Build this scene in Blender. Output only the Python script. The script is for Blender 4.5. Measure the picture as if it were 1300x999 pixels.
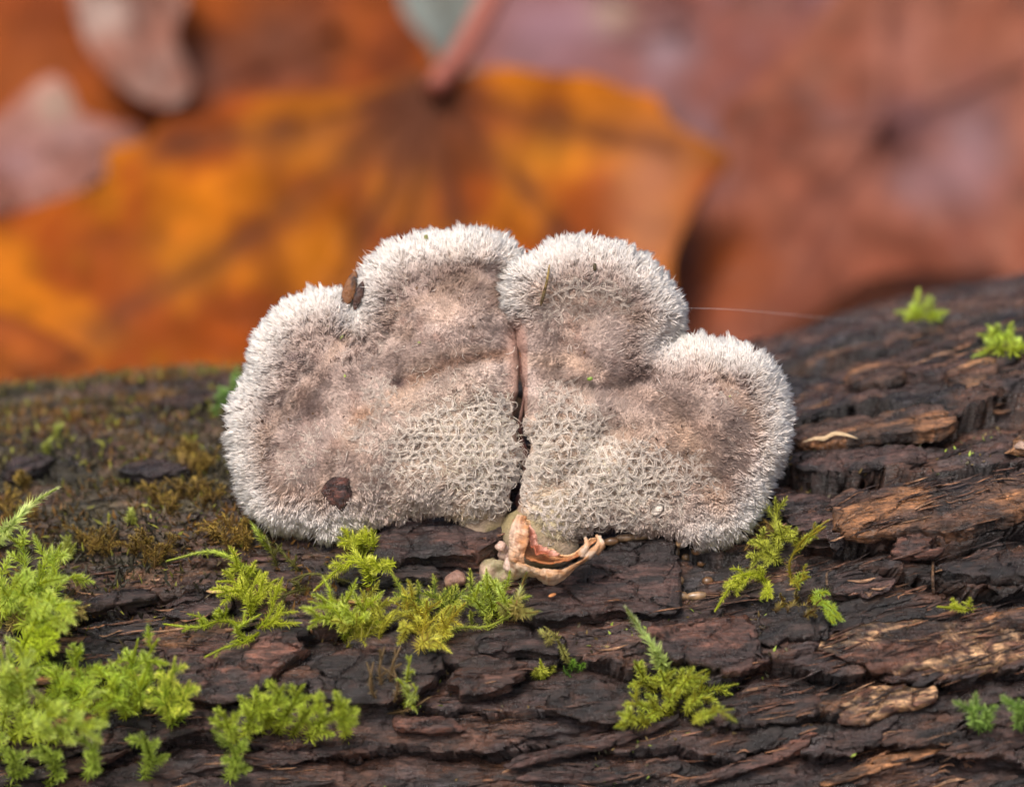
import bpy, math, random
import numpy as np
from mathutils import Vector

# ------------------------------------------------------------------ camera, sky, sun, exposure
# 1 unit = 1 cm (macro scene).  The frame is 6.5 cm wide at the plane of focus.
for o in list(bpy.data.objects): bpy.data.objects.remove(o)
SC = bpy.context.scene
TH = math.radians(20.0)
DIST = 18.0
FW = np.array([0, math.cos(TH), -math.sin(TH)])     # view direction
UP = np.array([0, math.sin(TH), math.cos(TH)])      # up as the tilted log and cap see it
cam_d = bpy.data.cameras.new('camera'); cam = bpy.data.objects.new('camera', cam_d)
SC.collection.objects.link(cam)
cam.location = Vector(-FW * DIST); cam.rotation_euler = (math.radians(90) - TH, 0, 0)
cam_d.lens = 100; cam_d.sensor_width = 36.0; cam_d.sensor_width = 6.5 * 100 / DIST
cam_d.clip_start = 0.1; cam_d.clip_end = 6000
cam_d.dof.use_dof = True; cam_d.dof.focus_distance = DIST - 0.22; cam_d.dof.aperture_fstop = 0.17
SC.camera = cam
SC.render.resolution_x = 1024; SC.render.resolution_y = 786
W = bpy.data.worlds.new('World'); SC.world = W; W.use_nodes = True
nt = W.node_tree; bg = nt.nodes['Background']
sky = nt.nodes.new('ShaderNodeTexSky'); sky.sky_type = 'NISHITA'; sky.sun_disc = False
SUN_EL, SUN_AZ = math.radians(58), math.radians(205)   # azimuth clockwise from +Y
sky.sun_elevation = SUN_EL; sky.sun_rotation = SUN_AZ
sky.air_density = 0.8; sky.dust_density = 6.0; sky.ozone_density = 0.6
nt.links.new(sky.outputs[0], bg.inputs[0]); bg.inputs[1].default_value = 0.11
sd = bpy.data.lights.new('sun', 'SUN'); sd.energy = 1.5; sd.angle = math.radians(16); sd.color = (1.0, 0.975, 0.95)
so = bpy.data.objects.new('sun', sd); SC.collection.objects.link(so)
sdir = Vector((math.sin(SUN_AZ) * math.cos(SUN_EL), math.cos(SUN_AZ) * math.cos(SUN_EL), math.sin(SUN_EL)))
so.rotation_euler = sdir.to_track_quat('Z', 'Y').to_euler()
SC.view_settings.view_transform = 'Standard'; SC.view_settings.look = 'None'
SC.view_settings.exposure = 1.13; SC.view_settings.gamma = 1

rng = np.random.default_rng(7); random.seed(7)
COL = SC.collection

# ------------------------------------------------------------------ maths helpers
def W3(P):                                   # (X, depth v, height u) of the tilted stage -> world
    P = np.asarray(P, float)
    return P[..., 0:1] * np.array([1., 0, 0]) + P[..., 1:2] * FW + P[..., 2:3] * UP
def at(px, py, v=0.0):                       # photograph position at depth v -> stage coordinates
    s = (DIST + v) / DIST
    return np.array([(px - 650) / 200 * s, v, (499.5 - py) / 200 * s])
def _h(ix, iy, seed):
    n = (ix * 374761393 + iy * 668265263 + seed * 1442695041) & 0xffffffff
    n = ((n ^ (n >> 13)) * 1274126177) & 0xffffffff
    n = n ^ (n >> 16)
    return (n & 0xffffff) / float(0xffffff)
def vnoise(x, y, seed=0):
    x = np.asarray(x, float); y = np.asarray(y, float)
    ix = np.floor(x).astype(np.int64); iy = np.floor(y).astype(np.int64)
    fx = x - ix; fy = y - iy
    fx = fx * fx * fx * (fx * (fx * 6 - 15) + 10); fy = fy * fy * fy * (fy * (fy * 6 - 15) + 10)
    a = _h(ix, iy, seed); b = _h(ix + 1, iy, seed); c = _h(ix, iy + 1, seed); d = _h(ix + 1, iy + 1, seed)
    return (a + (b - a) * fx + (c - a) * fy + (a - b - c + d) * fx * fy) * 2 - 1
def fbm(x, y, seed=0, oct=4, gain=0.5, lac=2.03):
    t = 0; a = 1; n = 0
    for i in range(oct):
        t = t + a * vnoise(x, y, seed + i * 17); n += a
        x, y = (x * 0.921 - y * 0.389) * lac + 3.7, (x * 0.389 + y * 0.921) * lac + 1.3; a *= gain
    return t / n * 1.3
def fbms(x, y, seed=0, oct=4, gain=0.5):    # no rotation: keeps a stretched grain
    t = 0; a = 1; n = 0
    for i in range(oct):
        t = t + a * vnoise(x, y, seed + i * 17); n += a
        x, y = x * 2.07 + 5.1, y * 2.07 + 2.3; a *= gain
    return t / n * 1.3
def worley(x, y, seed=0):
    ix = np.floor(x).astype(np.int64); iy = np.floor(y).astype(np.int64)
    d1 = np.full(np.shape(x), 9.0); d2 = d1.copy(); cid = np.zeros(np.shape(x))
    for dx in (-1, 0, 1):
        for dy in (-1, 0, 1):
            cx = ix + dx + _h(ix + dx, iy + dy, seed); cy = iy + dy + _h(ix + dx, iy + dy, seed + 5)
            d = np.hypot(cx - x, cy - y); i = _h(ix + dx, iy + dy, seed + 9)
            near = d < d1
            d2 = np.where(near, d1, np.minimum(d2, d)); cid = np.where(near, i, cid); d1 = np.where(near, d, d1)
    return d1, d2, cid
def sstep(a, b, x):
    t = np.clip((x - a) / (b - a), 0, 1); return t * t * (3 - 2 * t)
def mixc(a, b, t):
    t = np.asarray(t)[..., None]; return np.asarray(a, float) * (1 - t) + np.asarray(b, float) * t
def smooth_closed(pts, n, it=2):
    p = np.asarray(pts, float)
    for _ in range(it):
        q = np.roll(p, -1, 0); p = np.stack([p * .75 + q * .25, p * .25 + q * .75], 1).reshape(-1, 2)
    q = np.vstack([p, p[:1]]); L = np.r_[0, np.cumsum(np.hypot(*np.diff(q, axis=0).T))]
    t = np.linspace(0, L[-1], n, endpoint=False)
    return np.stack([np.interp(t, L, q[:, 0]), np.interp(t, L, q[:, 1])], 1)
def inside(poly, x, y):
    x = np.asarray(x, float); y = np.asarray(y, float); c = np.zeros(x.shape, bool); q = np.roll(poly, -1, 0)
    for (x0, y0), (x1, y1) in zip(poly, q):
        if y0 == y1: continue
        k = (y0 > y) != (y1 > y)
        c ^= k & (x < (x1 - x0) * (y - y0) / (y1 - y0) + x0)
    return c
def pdist(poly, x, y, closed=True):
    x = np.asarray(x, float); y = np.asarray(y, float)
    q = np.roll(poly, -1, 0) if closed else poly[1:]
    best = np.full(x.shape, 1e9); bx = np.zeros(x.shape); by = np.zeros(x.shape)
    for (x0, y0), (x1, y1) in zip(poly if closed else poly[:-1], q):
        dx, dy = x1 - x0, y1 - y0; L = dx * dx + dy * dy + 1e-12
        t = np.clip(((x - x0) * dx + (y - y0) * dy) / L, 0, 1)
        cx = x0 + t * dx; cy = y0 + t * dy; d = np.hypot(x - cx, y - cy); k = d < best
        best = np.where(k, d, best); bx = np.where(k, cx, bx); by = np.where(k, cy, by)
    return best, bx, by
def norm(a): return a / (np.linalg.norm(a, axis=-1, keepdims=True) + 1e-12)

# ------------------------------------------------------------------ object helpers
def meshdata(name, V, F, col=None, smooth=True):
    """V world coords, F a list of int arrays (k,3) or (k,4)."""
    me = bpy.data.meshes.new(name); V = np.ascontiguousarray(V, dtype=np.float32)
    F = [np.asarray(f) for f in F if len(f)]
    me.vertices.add(len(V)); me.vertices.foreach_set('co', V.ravel())
    loops = np.concatenate([f.ravel() for f in F]).astype(np.int32)
    sizes = np.concatenate([np.full(len(f), f.shape[1]) for f in F]).astype(np.int32)
    me.loops.add(len(loops)); me.loops.foreach_set('vertex_index', loops)
    me.polygons.add(len(sizes)); me.polygons.foreach_set('loop_start', np.r_[0, np.cumsum(sizes)[:-1]].astype(np.int32))
    me.polygons.foreach_set('loop_total', sizes)
    me.polygons.foreach_set('use_smooth', np.full(len(sizes), smooth))
    me.update(calc_edges=True)
    if col is not None:
        a = me.color_attributes.new('Col', 'FLOAT_COLOR', 'POINT')
        a.data.foreach_set('color', np.c_[np.clip(col, 0, 1), np.ones(len(V))].astype(np.float32).ravel())
    return me
def link(name, me, mat, parent=None, origin=None):
    o = bpy.data.objects.new(name, me); COL.objects.link(o)
    if origin is not None:
        origin = np.asarray(origin, float)
        co = np.empty(len(me.vertices) * 3, np.float32); me.vertices.foreach_get('co', co)
        co = co.reshape(-1, 3) - origin.astype(np.float32); me.vertices.foreach_set('co', co.ravel()); me.update()
        loc = Vector(origin)
        if parent is not None: loc = loc - world_loc(parent)
        o.location = loc
    elif parent is not None:
        o.location = -world_loc(parent)
    if parent is not None: o.parent = parent
    if mat is not None: me.materials.append(mat)
    return o
def world_loc(o):
    v = Vector((0, 0, 0))
    while o is not None: v = v + o.location; o = o.parent
    return v
def tag(o, label=None, cat=None, group=None, kind=None):
    if label: o['label'] = label
    if cat: o['category'] = cat
    if group: o['group'] = group
    if kind: o['kind'] = kind
    return o
def empty(name, loc, label, cat, group=None):
    o = bpy.data.objects.new(name, None); COL.objects.link(o); o.location = Vector(loc); o.empty_display_size = .1
    return tag(o, label, cat, group)
def gridfaces(nu, nv, off=0, wrap=False):
    i = np.arange(nu - 1)[:, None]; j = np.arange(nv if wrap else nv - 1)[None, :]; j2 = (j + 1) % nv
    return np.stack([i * nv + j, i * nv + j2, (i + 1) * nv + j2, (i + 1) * nv + j], -1).reshape(-1, 4) + off

# ------------------------------------------------------------------ materials
def newmat(name):
    m = bpy.data.materials.new(name); m.use_nodes = True
    n = m.node_tree.nodes; return m, n, m.node_tree.links, n['Principled BSDF']
def noise_node(n, l, scale, detail=4, rough=.6, stretch=None):
    tc = n.new('ShaderNodeTexCoord'); mp = n.new('ShaderNodeMapping'); tx = n.new('ShaderNodeTexNoise')
    if stretch: mp.inputs['Scale'].default_value = stretch
    tx.inputs['Scale'].default_value = scale; tx.inputs['Detail'].default_value = detail; tx.inputs['Roughness'].default_value = rough
    l.new(tc.outputs['Object'], mp.inputs[0]); l.new(mp.outputs[0], tx.inputs['Vector']); return tx
def colmat(name, rough=.6, rough2=None, spec=.5, bumps=(), trans=0., vary=.25, vscale=12, stretch=None, sss=0., coat=0.):
    m, n, l, b = newmat(name)
    at_ = n.new('ShaderNodeAttribute'); at_.attribute_name = 'Col'
    tx = noise_node(n, l, vscale, 5, .65, stretch)
    mr = n.new('ShaderNodeMapRange'); mr.inputs[1].default_value = .3; mr.inputs[2].default_value = .7
    mr.inputs[3].default_value = 1 - vary; mr.inputs[4].default_value = 1 + vary; l.new(tx.outputs[0], mr.inputs[0])
    vm = n.new('ShaderNodeVectorMath'); vm.operation = 'SCALE'; l.new(at_.outputs['Color'], vm.inputs[0]); l.new(mr.outputs[0], vm.inputs['Scale'])
    l.new(vm.outputs[0], b.inputs['Base Color'])
    b.inputs['Roughness'].default_value = rough; b.inputs['Specular IOR Level'].default_value = spec
    if rough2 is not None:
        t2 = noise_node(n, l, vscale * .6, 3, .5); r2 = n.new('ShaderNodeMapRange')
        r2.inputs[1].default_value = .38; r2.inputs[2].default_value = .62; r2.inputs[3].default_value = rough; r2.inputs[4].default_value = rough2
        l.new(t2.outputs[0], r2.inputs[0]); l.new(r2.outputs[0], b.inputs['Roughness'])
    if coat: b.inputs['Coat Weight'].default_value = coat; b.inputs['Coat Roughness'].default_value = .12
    last = None
    for (sc, dist, st) in bumps:
        t = noise_node(n, l, sc, 5, .65, st); bp = n.new('ShaderNodeBump'); bp.inputs['Strength'].default_value = 1
        bp.inputs['Distance'].default_value = dist; l.new(t.outputs[0], bp.inputs['Height'])
        if last: l.new(last.outputs[0], bp.inputs['Normal'])
        last = bp
    if last: l.new(last.outputs[0], b.inputs['Normal'])
    if sss: b.inputs['Subsurface Weight'].default_value = sss; b.inputs['Subsurface Radius'].default_value = (.06, .045, .035); b.inputs['Subsurface Scale'].default_value = 1
    if trans:
        tr = n.new('ShaderNodeBsdfTranslucent'); l.new(vm.outputs[0], tr.inputs[0]); mx = n.new('ShaderNodeMixShader'); mx.inputs[0].default_value = trans
        l.new(b.outputs[0], mx.inputs[1]); l.new(tr.outputs[0], mx.inputs[2]); l.new(mx.outputs[0], n['Material Output'].inputs[0])
    return m
def barkmat(name, stretch, gl=(.07, .50), k=1.0):
    m, n, l, b = newmat(name)
    at_ = n.new('ShaderNodeAttribute'); at_.attribute_name = 'Col'
    def rng_(t, a, b2, lo, hi):
        r = n.new('ShaderNodeMapRange'); r.inputs[1].default_value = a; r.inputs[2].default_value = b2; r.inputs[3].default_value = lo; r.inputs[4].default_value = hi; l.new(t.outputs[0], r.inputs[0]); return r
    def mul(a_, b_):
        q = n.new('ShaderNodeMath'); q.operation = 'MULTIPLY'; l.new(a_.outputs[0], q.inputs[0]); l.new(b_.outputs[0], q.inputs[1]); return q
    t1 = noise_node(n, l, 20, 6, .7, stretch); t2 = noise_node(n, l, 75, 5, .7, stretch); t3 = noise_node(n, l, 7, 4, .6)
    v = mul(mul(rng_(t1, .36, .66, .30, 1.85), rng_(t2, .36, .64, .45, 1.6)), rng_(t3, .35, .65, .7, 1.3))
    vm = n.new('ShaderNodeVectorMath'); vm.operation = 'SCALE'; l.new(at_.outputs['Color'], vm.inputs[0]); l.new(v.outputs[0], vm.inputs['Scale']); l.new(vm.outputs[0], b.inputs['Base Color'])
    t4 = noise_node(n, l, 9, 4, .6); r4 = rng_(t4, .40, .60, gl[0], gl[1]); l.new(r4.outputs[0], b.inputs['Roughness'])
    last = None
    for sc, d, st in ((16, .030 * k, stretch), (50, .016 * k, stretch), (130, .007 * k, tuple((q + 1) / 2 for q in stretch))):
        t = noise_node(n, l, sc, 6, .7, st); bp = n.new('ShaderNodeBump'); bp.inputs['Distance'].default_value = d; l.new(t.outputs[0], bp.inputs['Height'])
        if last: l.new(last.outputs[0], bp.inputs['Normal'])
        last = bp
    l.new(last.outputs[0], b.inputs['Normal']); return m
M_bark = barkmat('wet_bark', (.14, 1, 1)); M_plate = barkmat('bark_plate', (.11, 1, 1), (.10, .55), 1.15)
M_cap = colmat('cap_skin', .75, None, .25, [(45, .014, None), (110, .006, None)], vary=.18, vscale=22)
M_hair = colmat('cap_hair', .62, None, .3, trans=.36, vary=.07, vscale=9)
M_moss = colmat('moss_leaf', .34, None, .5, trans=.55, vary=.22, vscale=7)
M_dead = colmat('dead_moss', .6, None, .35, trans=.2, vary=.3, vscale=10)
M_leaf = colmat('wet_dead_leaf', .5, .3, .09, [(3.0, .10, None)], vary=.22, vscale=1.6)
M_leaf_dull = colmat('dull_dead_leaf', .55, .4, .04, [(3.0, .10, None)], vary=.25, vscale=1.6)
M_litter = colmat('leaf_litter', .55, .4, .4, vary=.25, vscale=2)
M_scrap = colmat('dry_fungus_scrap', .42, None, .5, [(24, .02, None), (70, .008, None)], vary=.15, vscale=14, sss=.25)
M_pellet = colmat('pellet', .3, None, .5, vary=.15, vscale=30, sss=.2)
M_soil = colmat('soil', .8, None, .3, [(3, .2, None), (14, .04, None)], vary=.4, vscale=2)
M_thread, n_, l_, b_ = newmat('silk'); b_.inputs['Base Color'].default_value = (.5, .5, .5, 1); b_.inputs['Roughness'].default_value = .3

# ------------------------------------------------------------------ the log's surface
R0, VC = 3.0, 2.45
_sx = np.array([-700, 0, 150, 300, 480, 700, 870, 960, 1040, 1100, 1300, 1900.]); _sy = np.array([552, 499, 485, 469, 464, 454, 442, 424, 398, 378, 338, 280.])
_k = (DIST + VC) / DIST
_X = (_sx - 650) / 200 * _k; _U = (499.5 - _sy) / 200 * _k
_xx = np.linspace(-14, 14, 800); _uu = np.interp(_xx, _X, _U); _ker = np.hanning(21); _ker /= _ker.sum()
_uu = np.convolve(np.pad(_uu, 10, 'edge'), _ker, 'valid')
def uc(X): return np.interp(X, _xx, _uu) - R0 - .03
def surf(X, phi, h): # -> stage coordinates
    X = np.asarray(X, float); h = np.asarray(h, float)
    X = X + .028 * vnoise(h * 38, X * 1.6, 17) + .014 * vnoise(h * 80, X * 3, 18)
    phi = phi + (.026 * vnoise(h * 42, X * 2.2, 15) + .010 * vnoise(h * 95, X * 5, 16)) / R0
    return np.stack([X, VC - (R0 + h) * np.cos(phi), uc(X) + (R0 + h) * np.sin(phi)], -1)
def pix2s(px, py):   # photograph position -> (X, s) on the smooth log
    px = np.atleast_1d(np.asarray(px, float)); py = np.atleast_1d(np.asarray(py, float)); ox = []; os_ = []
    for a, b in zip(px, py):
        v = np.linspace(-1.5, VC + .2, 400); s = (DIST + v) / DIST; X = (a - 650) / 200 * s; u = (499.5 - b) / 200 * s
        d = np.hypot(v - VC, u - uc(X)) - R0; i = np.argmax(d < 0) if (d < 0).any() else np.argmin(d)
        ox.append(X[i]); os_.append(math.atan2(u[i] - uc(X[i]), VC - v[i]) * R0)
    return np.array(ox), np.array(os_)
# ledges seen in the photograph: (depth, width upwards of the lip, points)
LEDGES = []
for dep, wid, pts in [
    (.20, .26, [(1000, 552), (1040, 545), (1110, 530), (1150, 545), (1200, 540), (1250, 520), (1300, 515), (1500, 500)]),
    (.10, .2, [(990, 470), (1060, 462), (1120, 455), (1200, 440), (1300, 425), (1450, 412)]),
    (.17, .2, [(940, 620), (1000, 605), (1080, 612), (1160, 606), (1220, 590), (1300, 585), (1450, 570)]),
    (.16, .16, [(1010, 688), (1050, 683), (1100, 700), (1130, 690), (1200, 690), (1240, 682), (1300, 660), (1450, 640)]),
    (.14, .14, [(1070, 745), (1130, 730), (1200, 742), (1260, 752), (1320, 740), (1500, 735)]),
    (.16, .18, [(760, 838), (840, 862), (900, 872), (960, 850), (1040, 855), (1110, 860), (1180, 868), (1250, 850), (1320, 842), (1500, 830)]),
    (.16, .2, [(60, 786), (110, 775), (160, 772), (200, 760), (240, 765), (300, 772)]),
    (.14, .18, [(60, 842), (100, 836), (150, 845), (200, 850), (260, 872), (330, 880), (380, 868), (420, 900)]),
    (.14, .16, [(330, 790), (400, 800), (470, 790), (520, 800)]),
    (.17, .10, [(500, 688), (560, 700), (620, 702), (700, 700), (780, 700), (860, 700), (930, 705)]),
    (.12, .16, [(540, 830), (600, 845), (660, 850), (720, 838), (790, 845)]),
    (.10, .14, [(500, 905), (600, 895), (700, 902), (800, 895), (900, 905), (1000, 895), (1100, 905)]),
    (.15, .16, [(-200, 960), (100, 950), (300, 940), (500, 955), (700, 945), (900, 960), (1100, 950), (1300, 965), (1500, 950)]),
    (.10, .2, [(-100, 620), (20, 612), (60, 596), (120, 600)]),
    (.10, .2, [(130, 590), (180, 600), (240, 595), (280, 588)]),
    (.10, .2, [(100, 510), (200, 505), (290, 498), (340, 502)]),
]:
    X_, s_ = pix2s(*zip(*pts)); LEDGES.append((dep, wid, X_, s_))
PLATES = []     # filled below: (polygon in X,s ; height of its underside)
def log_h(X, s, plates=True):
    wob = fbm(X * .45, s * .9, 3, 4)
    fine = fbm(X * 2.2, s * 4.5, 8, 3)
    h = .10 * fbm(X * .35, s * 1.1, 11, 3)
    rough = .6 + .5 * sstep(-.3, .5, fbm(X * .7, s * .9, 21, 3))
    for k, (fr, amp, sd_) in enumerate([(.95, .085, 31), (2.3, .050, 41), (5.2, .024, 51)]):
        t = s * fr + .55 * wob + .22 * fine + .15 * k
        c = np.floor(t); f = t - c
        on = sstep(-.35, .35, vnoise(X * fr * .55 + c * 7.3, c * 3.1, sd_))
        h = h + amp * on * (np.power(1 - f, 1.6) * sstep(0, .05, f) - .35) * rough
    # cross checks
    d1, d2, cid = worley(X * .9 + .3 * fine, s * 4.2 + .6 * wob, 61)
    h = h - .022 * (1 - sstep(0, .07, d2 - d1)) + .025 * (cid - .5)
    d1, d2, cid = worley(X * 2.6 + .4 * fine, s * 14 + 1.0 * wob, 71)
    h = h - .015 * (1 - sstep(0, .16, d2 - d1)) + .022 * (cid - .5)
    jag = .07 * fbm(X * 3.1, X * 0 + 4, 91, 4)
    for dep, wid, lx, ls in LEDGES:
        line = np.interp(X, lx, ls) + jag; on = sstep(lx[0] - .05, lx[0] + .15, X) * (1 - sstep(lx[-1] - .15, lx[-1] + .05, X))
        d = s - line
        lip = .45 * dep * np.exp(-np.abs(d) / wid) * (d >= 0)
        gr = -dep * np.exp(-(np.abs(d) / (wid * .45)) ** 1.3) * (d < 0)
        h = h + on * (lip + gr)
    h = h + .010 * fbms(X * 2.2, s * 30, 81, 4) + .012 * fbm(X * 14, s * 20, 85, 3)
    if plates:
        for poly, hb, bb in PLATES:
            k = (X > bb[0]) & (X < bb[1]) & (s > bb[2]) & (s < bb[3])
            if not k.any(): continue
            idx = np.nonzero(k); x_ = X[idx]; y_ = s[idx]
            ins = inside(poly, x_, y_); d, _, _ = pdist(poly, x_, y_)
            sdv = np.where(ins, -d, d)
            lim = hb - .01 + np.clip(sdv, 0, 1) * 7
            h[idx] = np.minimum(h[idx], lim)
    return h
def log_col(X, s):
    blk = np.array([.009, .006, .005]); brn = np.array([.070, .032, .019]); pur = np.array([.034, .019, .016]); grey = np.array([.040, .035, .037])
    n1 = fbm(X * 1.1, s * 3.2, 101, 4); n2 = fbm(X * 3, s * 9, 111, 4); n3 = fbm(X * .8, s * 1.6, 121, 3)
    c = mixc(blk, pur, sstep(-.45, .35, n1)); c = mixc(c, brn, sstep(-.1, .5, n2) * .8)
    c = mixc(c, grey, sstep(.25, .7, fbm(X * 5, s * 13, 131, 3)) * .5)
    c = mixc(c, (.14, .065, .03), sstep(.45, .85, fbm(X * 1.6, s * 8, 141, 4)) * .7 * sstep(-.2, .3, n3))
    # left back of the log: brown olive film of algae and dead moss
    left = sstep(-.2, -2.0, X - .6 * (s - 2.6)) * sstep(1.6, 2.3, s)
    c = mixc(c, mixc((.050, .042, .020), (.075, .045, .022), sstep(-.3, .3, n2)), np.clip(left * sstep(-.5, .2, n3), 0, 1) * .75)
    return c
PHI = np.concatenate([np.arange(-13, 52, .26), np.arange(52, 112, .5), np.arange(112, 340, 5.5)]) * math.pi / 180
XS = np.concatenate([np.arange(-12, -4.2, .09), np.arange(-4.2, 4.2, .0155), np.arange(4.2, 12.01, .09)])

# ------------------------------------------------------------------ bark plates (traced, then scattered)
LOG = empty('fallen_log', W3(np.array([0, VC, -R0])), 'wet rotting log with dark flaking bark lying across the whole picture under the furry fungus', 'log')
BR = dict(red=((.095, .040, .026), (.034, .019, .016)), dark=((.018, .011, .009), (.050, .023, .015)), tan=((.26, .13, .06), (.075, .038, .024)),
          orange=((.17, .075, .030), (.05, .027, .019)), speck=((.40, .22, .11), (.075, .032, .020)), purple=((.048, .025, .020), (.016, .010, .009)))
plate_specs = []
def pl(kind, base, thick, *pts): plate_specs.append((kind, base, thick, pts))
pl('red', .06, .10, (482, 690), (505, 674), (560, 668), (610, 672), (645, 668), (640, 690), (622, 722), (590, 724), (540, 722), (490, 728), (470, 712))
pl('dark', .00, .07, (432, 735), (470, 718), (520, 722), (560, 730), (556, 748), (520, 742), (480, 752), (440, 752))
pl('purple', .02, .10, (668, 760), (700, 735), (745, 712), (800, 698), (846, 694), (856, 715), (853, 745), (856, 790), (800, 785), (740, 792), (690, 800), (655, 790))
pl('red', .02, .09, (175, 822), (230, 800), (290, 806), (345, 800), (396, 806), (392, 830), (360, 850), (340, 882), (290, 894), (240, 890), (205, 872), (240, 850), (200, 840))
pl('dark', .03, .10, (404, 850), (430, 826), (480, 812), (540, 806), (560, 830), (552, 868), (520, 890), (470, 892), (420, 900), (402, 884))
pl('dark', .05, .09, (80, 783), (110, 768), (150, 758), (200, 754), (198, 768), (150, 776), (100, 786))
pl('orange', .04, .06, (180, 818), (215, 800), (268, 796), (324, 790), (322, 797), (290, 810), (240, 826), (200, 830))
pl('tan', .05, .05, (52, 826), (80, 810), (103, 814), (96, 832), (70, 836))
pl('orange', .05, .07, (1000, 560), (1050, 545), (1120, 538), (1190, 526), (1207, 545), (1190, 566), (1120, 572), (1060, 578), (1005, 578))
pl('purple', .02, .08, (1010, 585), (1080, 575), (1170, 574), (1195, 590), (1120, 600), (1060, 608), (1015, 606))
pl('orange', .05, .09, (1060, 640), (1120, 630), (1200, 622), (1290, 610), (1400, 600), (1400, 640), (1320, 650), (1260, 672), (1220, 690), (1160, 682), (1080, 690), (1066, 670))
pl('purple', .03, .08, (985, 640), (1030, 634), (1064, 640), (1070, 668), (1072, 705), (1050, 690), (1020, 690), (990, 672))
pl('tan', .06, .05, (1150, 668), (1200, 655), (1260, 645), (1340, 628), (1345, 640), (1270, 664), (1228, 686), (1180, 680))
pl('red', .03, .07, (1120, 700), (1150, 684), (1180, 692), (1178, 712), (1140, 720))
pl('dark', .02, .08, (1190, 720), (1240, 702), (1330, 700), (1400, 715), (1330, 740), (1240, 742), (1200, 735))
pl('purple', .01, .07, (1040, 740), (1090, 728), (1125, 736), (1120, 760), (1060, 766))
pl('dark', .03, .09, (965, 795), (990, 778), (1045, 778), (1056, 800), (1050, 815), (1010, 822), (968, 832))
pl('speck', .03, .07, (1050, 835), (1056, 805), (1110, 792), (1180, 790), (1245, 792), (1300, 800), (1400, 800), (1400, 820), (1300, 838), (1240, 850), (1180, 852), (1110, 852))
pl('orange', .02, .08, (1220, 800), (1250, 778), (1330, 770), (1420, 770), (1420, 790), (1330, 794), (1260, 800))
pl('red', .05, .09, (812, 808), (860, 790), (910, 790), (958, 790), (960, 830), (975, 850), (930, 858), (880, 852), (840, 838))
pl('speck', .06, .05, (872, 812), (900, 796), (938, 806), (946, 830), (915, 836), (885, 828))
pl('speck', .02, .08, (1058, 912), (1075, 888), (1130, 874), (1190, 874), (1180, 892), (1130, 905), (1090, 925))
pl('purple', .02, .09, (1120, 858), (1160, 850), (1185, 852), (1180, 868), (1150, 872))
pl('purple', -.02, .10, (1200, 930), (1240, 896), (1330, 880), (1420, 885), (1420, 930), (1300, 940))
pl('dark', .02, .08, (560, 870), (600, 838), (650, 832), (665, 855), (640, 880), (590, 890))
pl('purple', .04, .06, (600, 820), (640, 800), (690, 806), (720, 822), (700, 842), (650, 832), (610, 838))
pl('dark', .0, .09, (700, 880), (750, 868), (800, 880), (840, 905), (780, 920), (710, 910))
pl('dark', .0, .09, (900, 900), (960, 876), (1030, 880), (1050, 905), (980, 930), (910, 925))
pl('red', .02, .07, (215, 770), (250, 758), (296, 762), (300, 782), (250, 790), (215, 786))
pl('purple', .0, .06, (100, 795), (150, 788), (200, 792), (190, 810), (130, 815))
pl('purple', .02, .08, (1130, 470), (1200, 455), (1290, 452), (1280, 474), (1200, 490), (1140, 488))
pl('tan', .06, .06, (1195, 490), (1230, 474), (1266, 476), (1240, 500), (1200, 505))
pl('orange', .05, .06, (1060, 490), (1100, 476), (1150, 480), (1140, 500), (1080, 505))
pl('purple', .02, .08, (150, 602), (200, 592), (250, 594), (240, 608), (180, 618))
pl('purple', .02, .08, (0, 606), (30, 586), (60, 592), (50, 610), (10, 620))
pl('dark', .02, .08, (200, 520), (260, 506), (310, 512), (270, 526), (210, 532))
pl('tan', .05, .05, (1268, 570), (1300, 566), (1330, 575), (1310, 586), (1275, 582))
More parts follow.
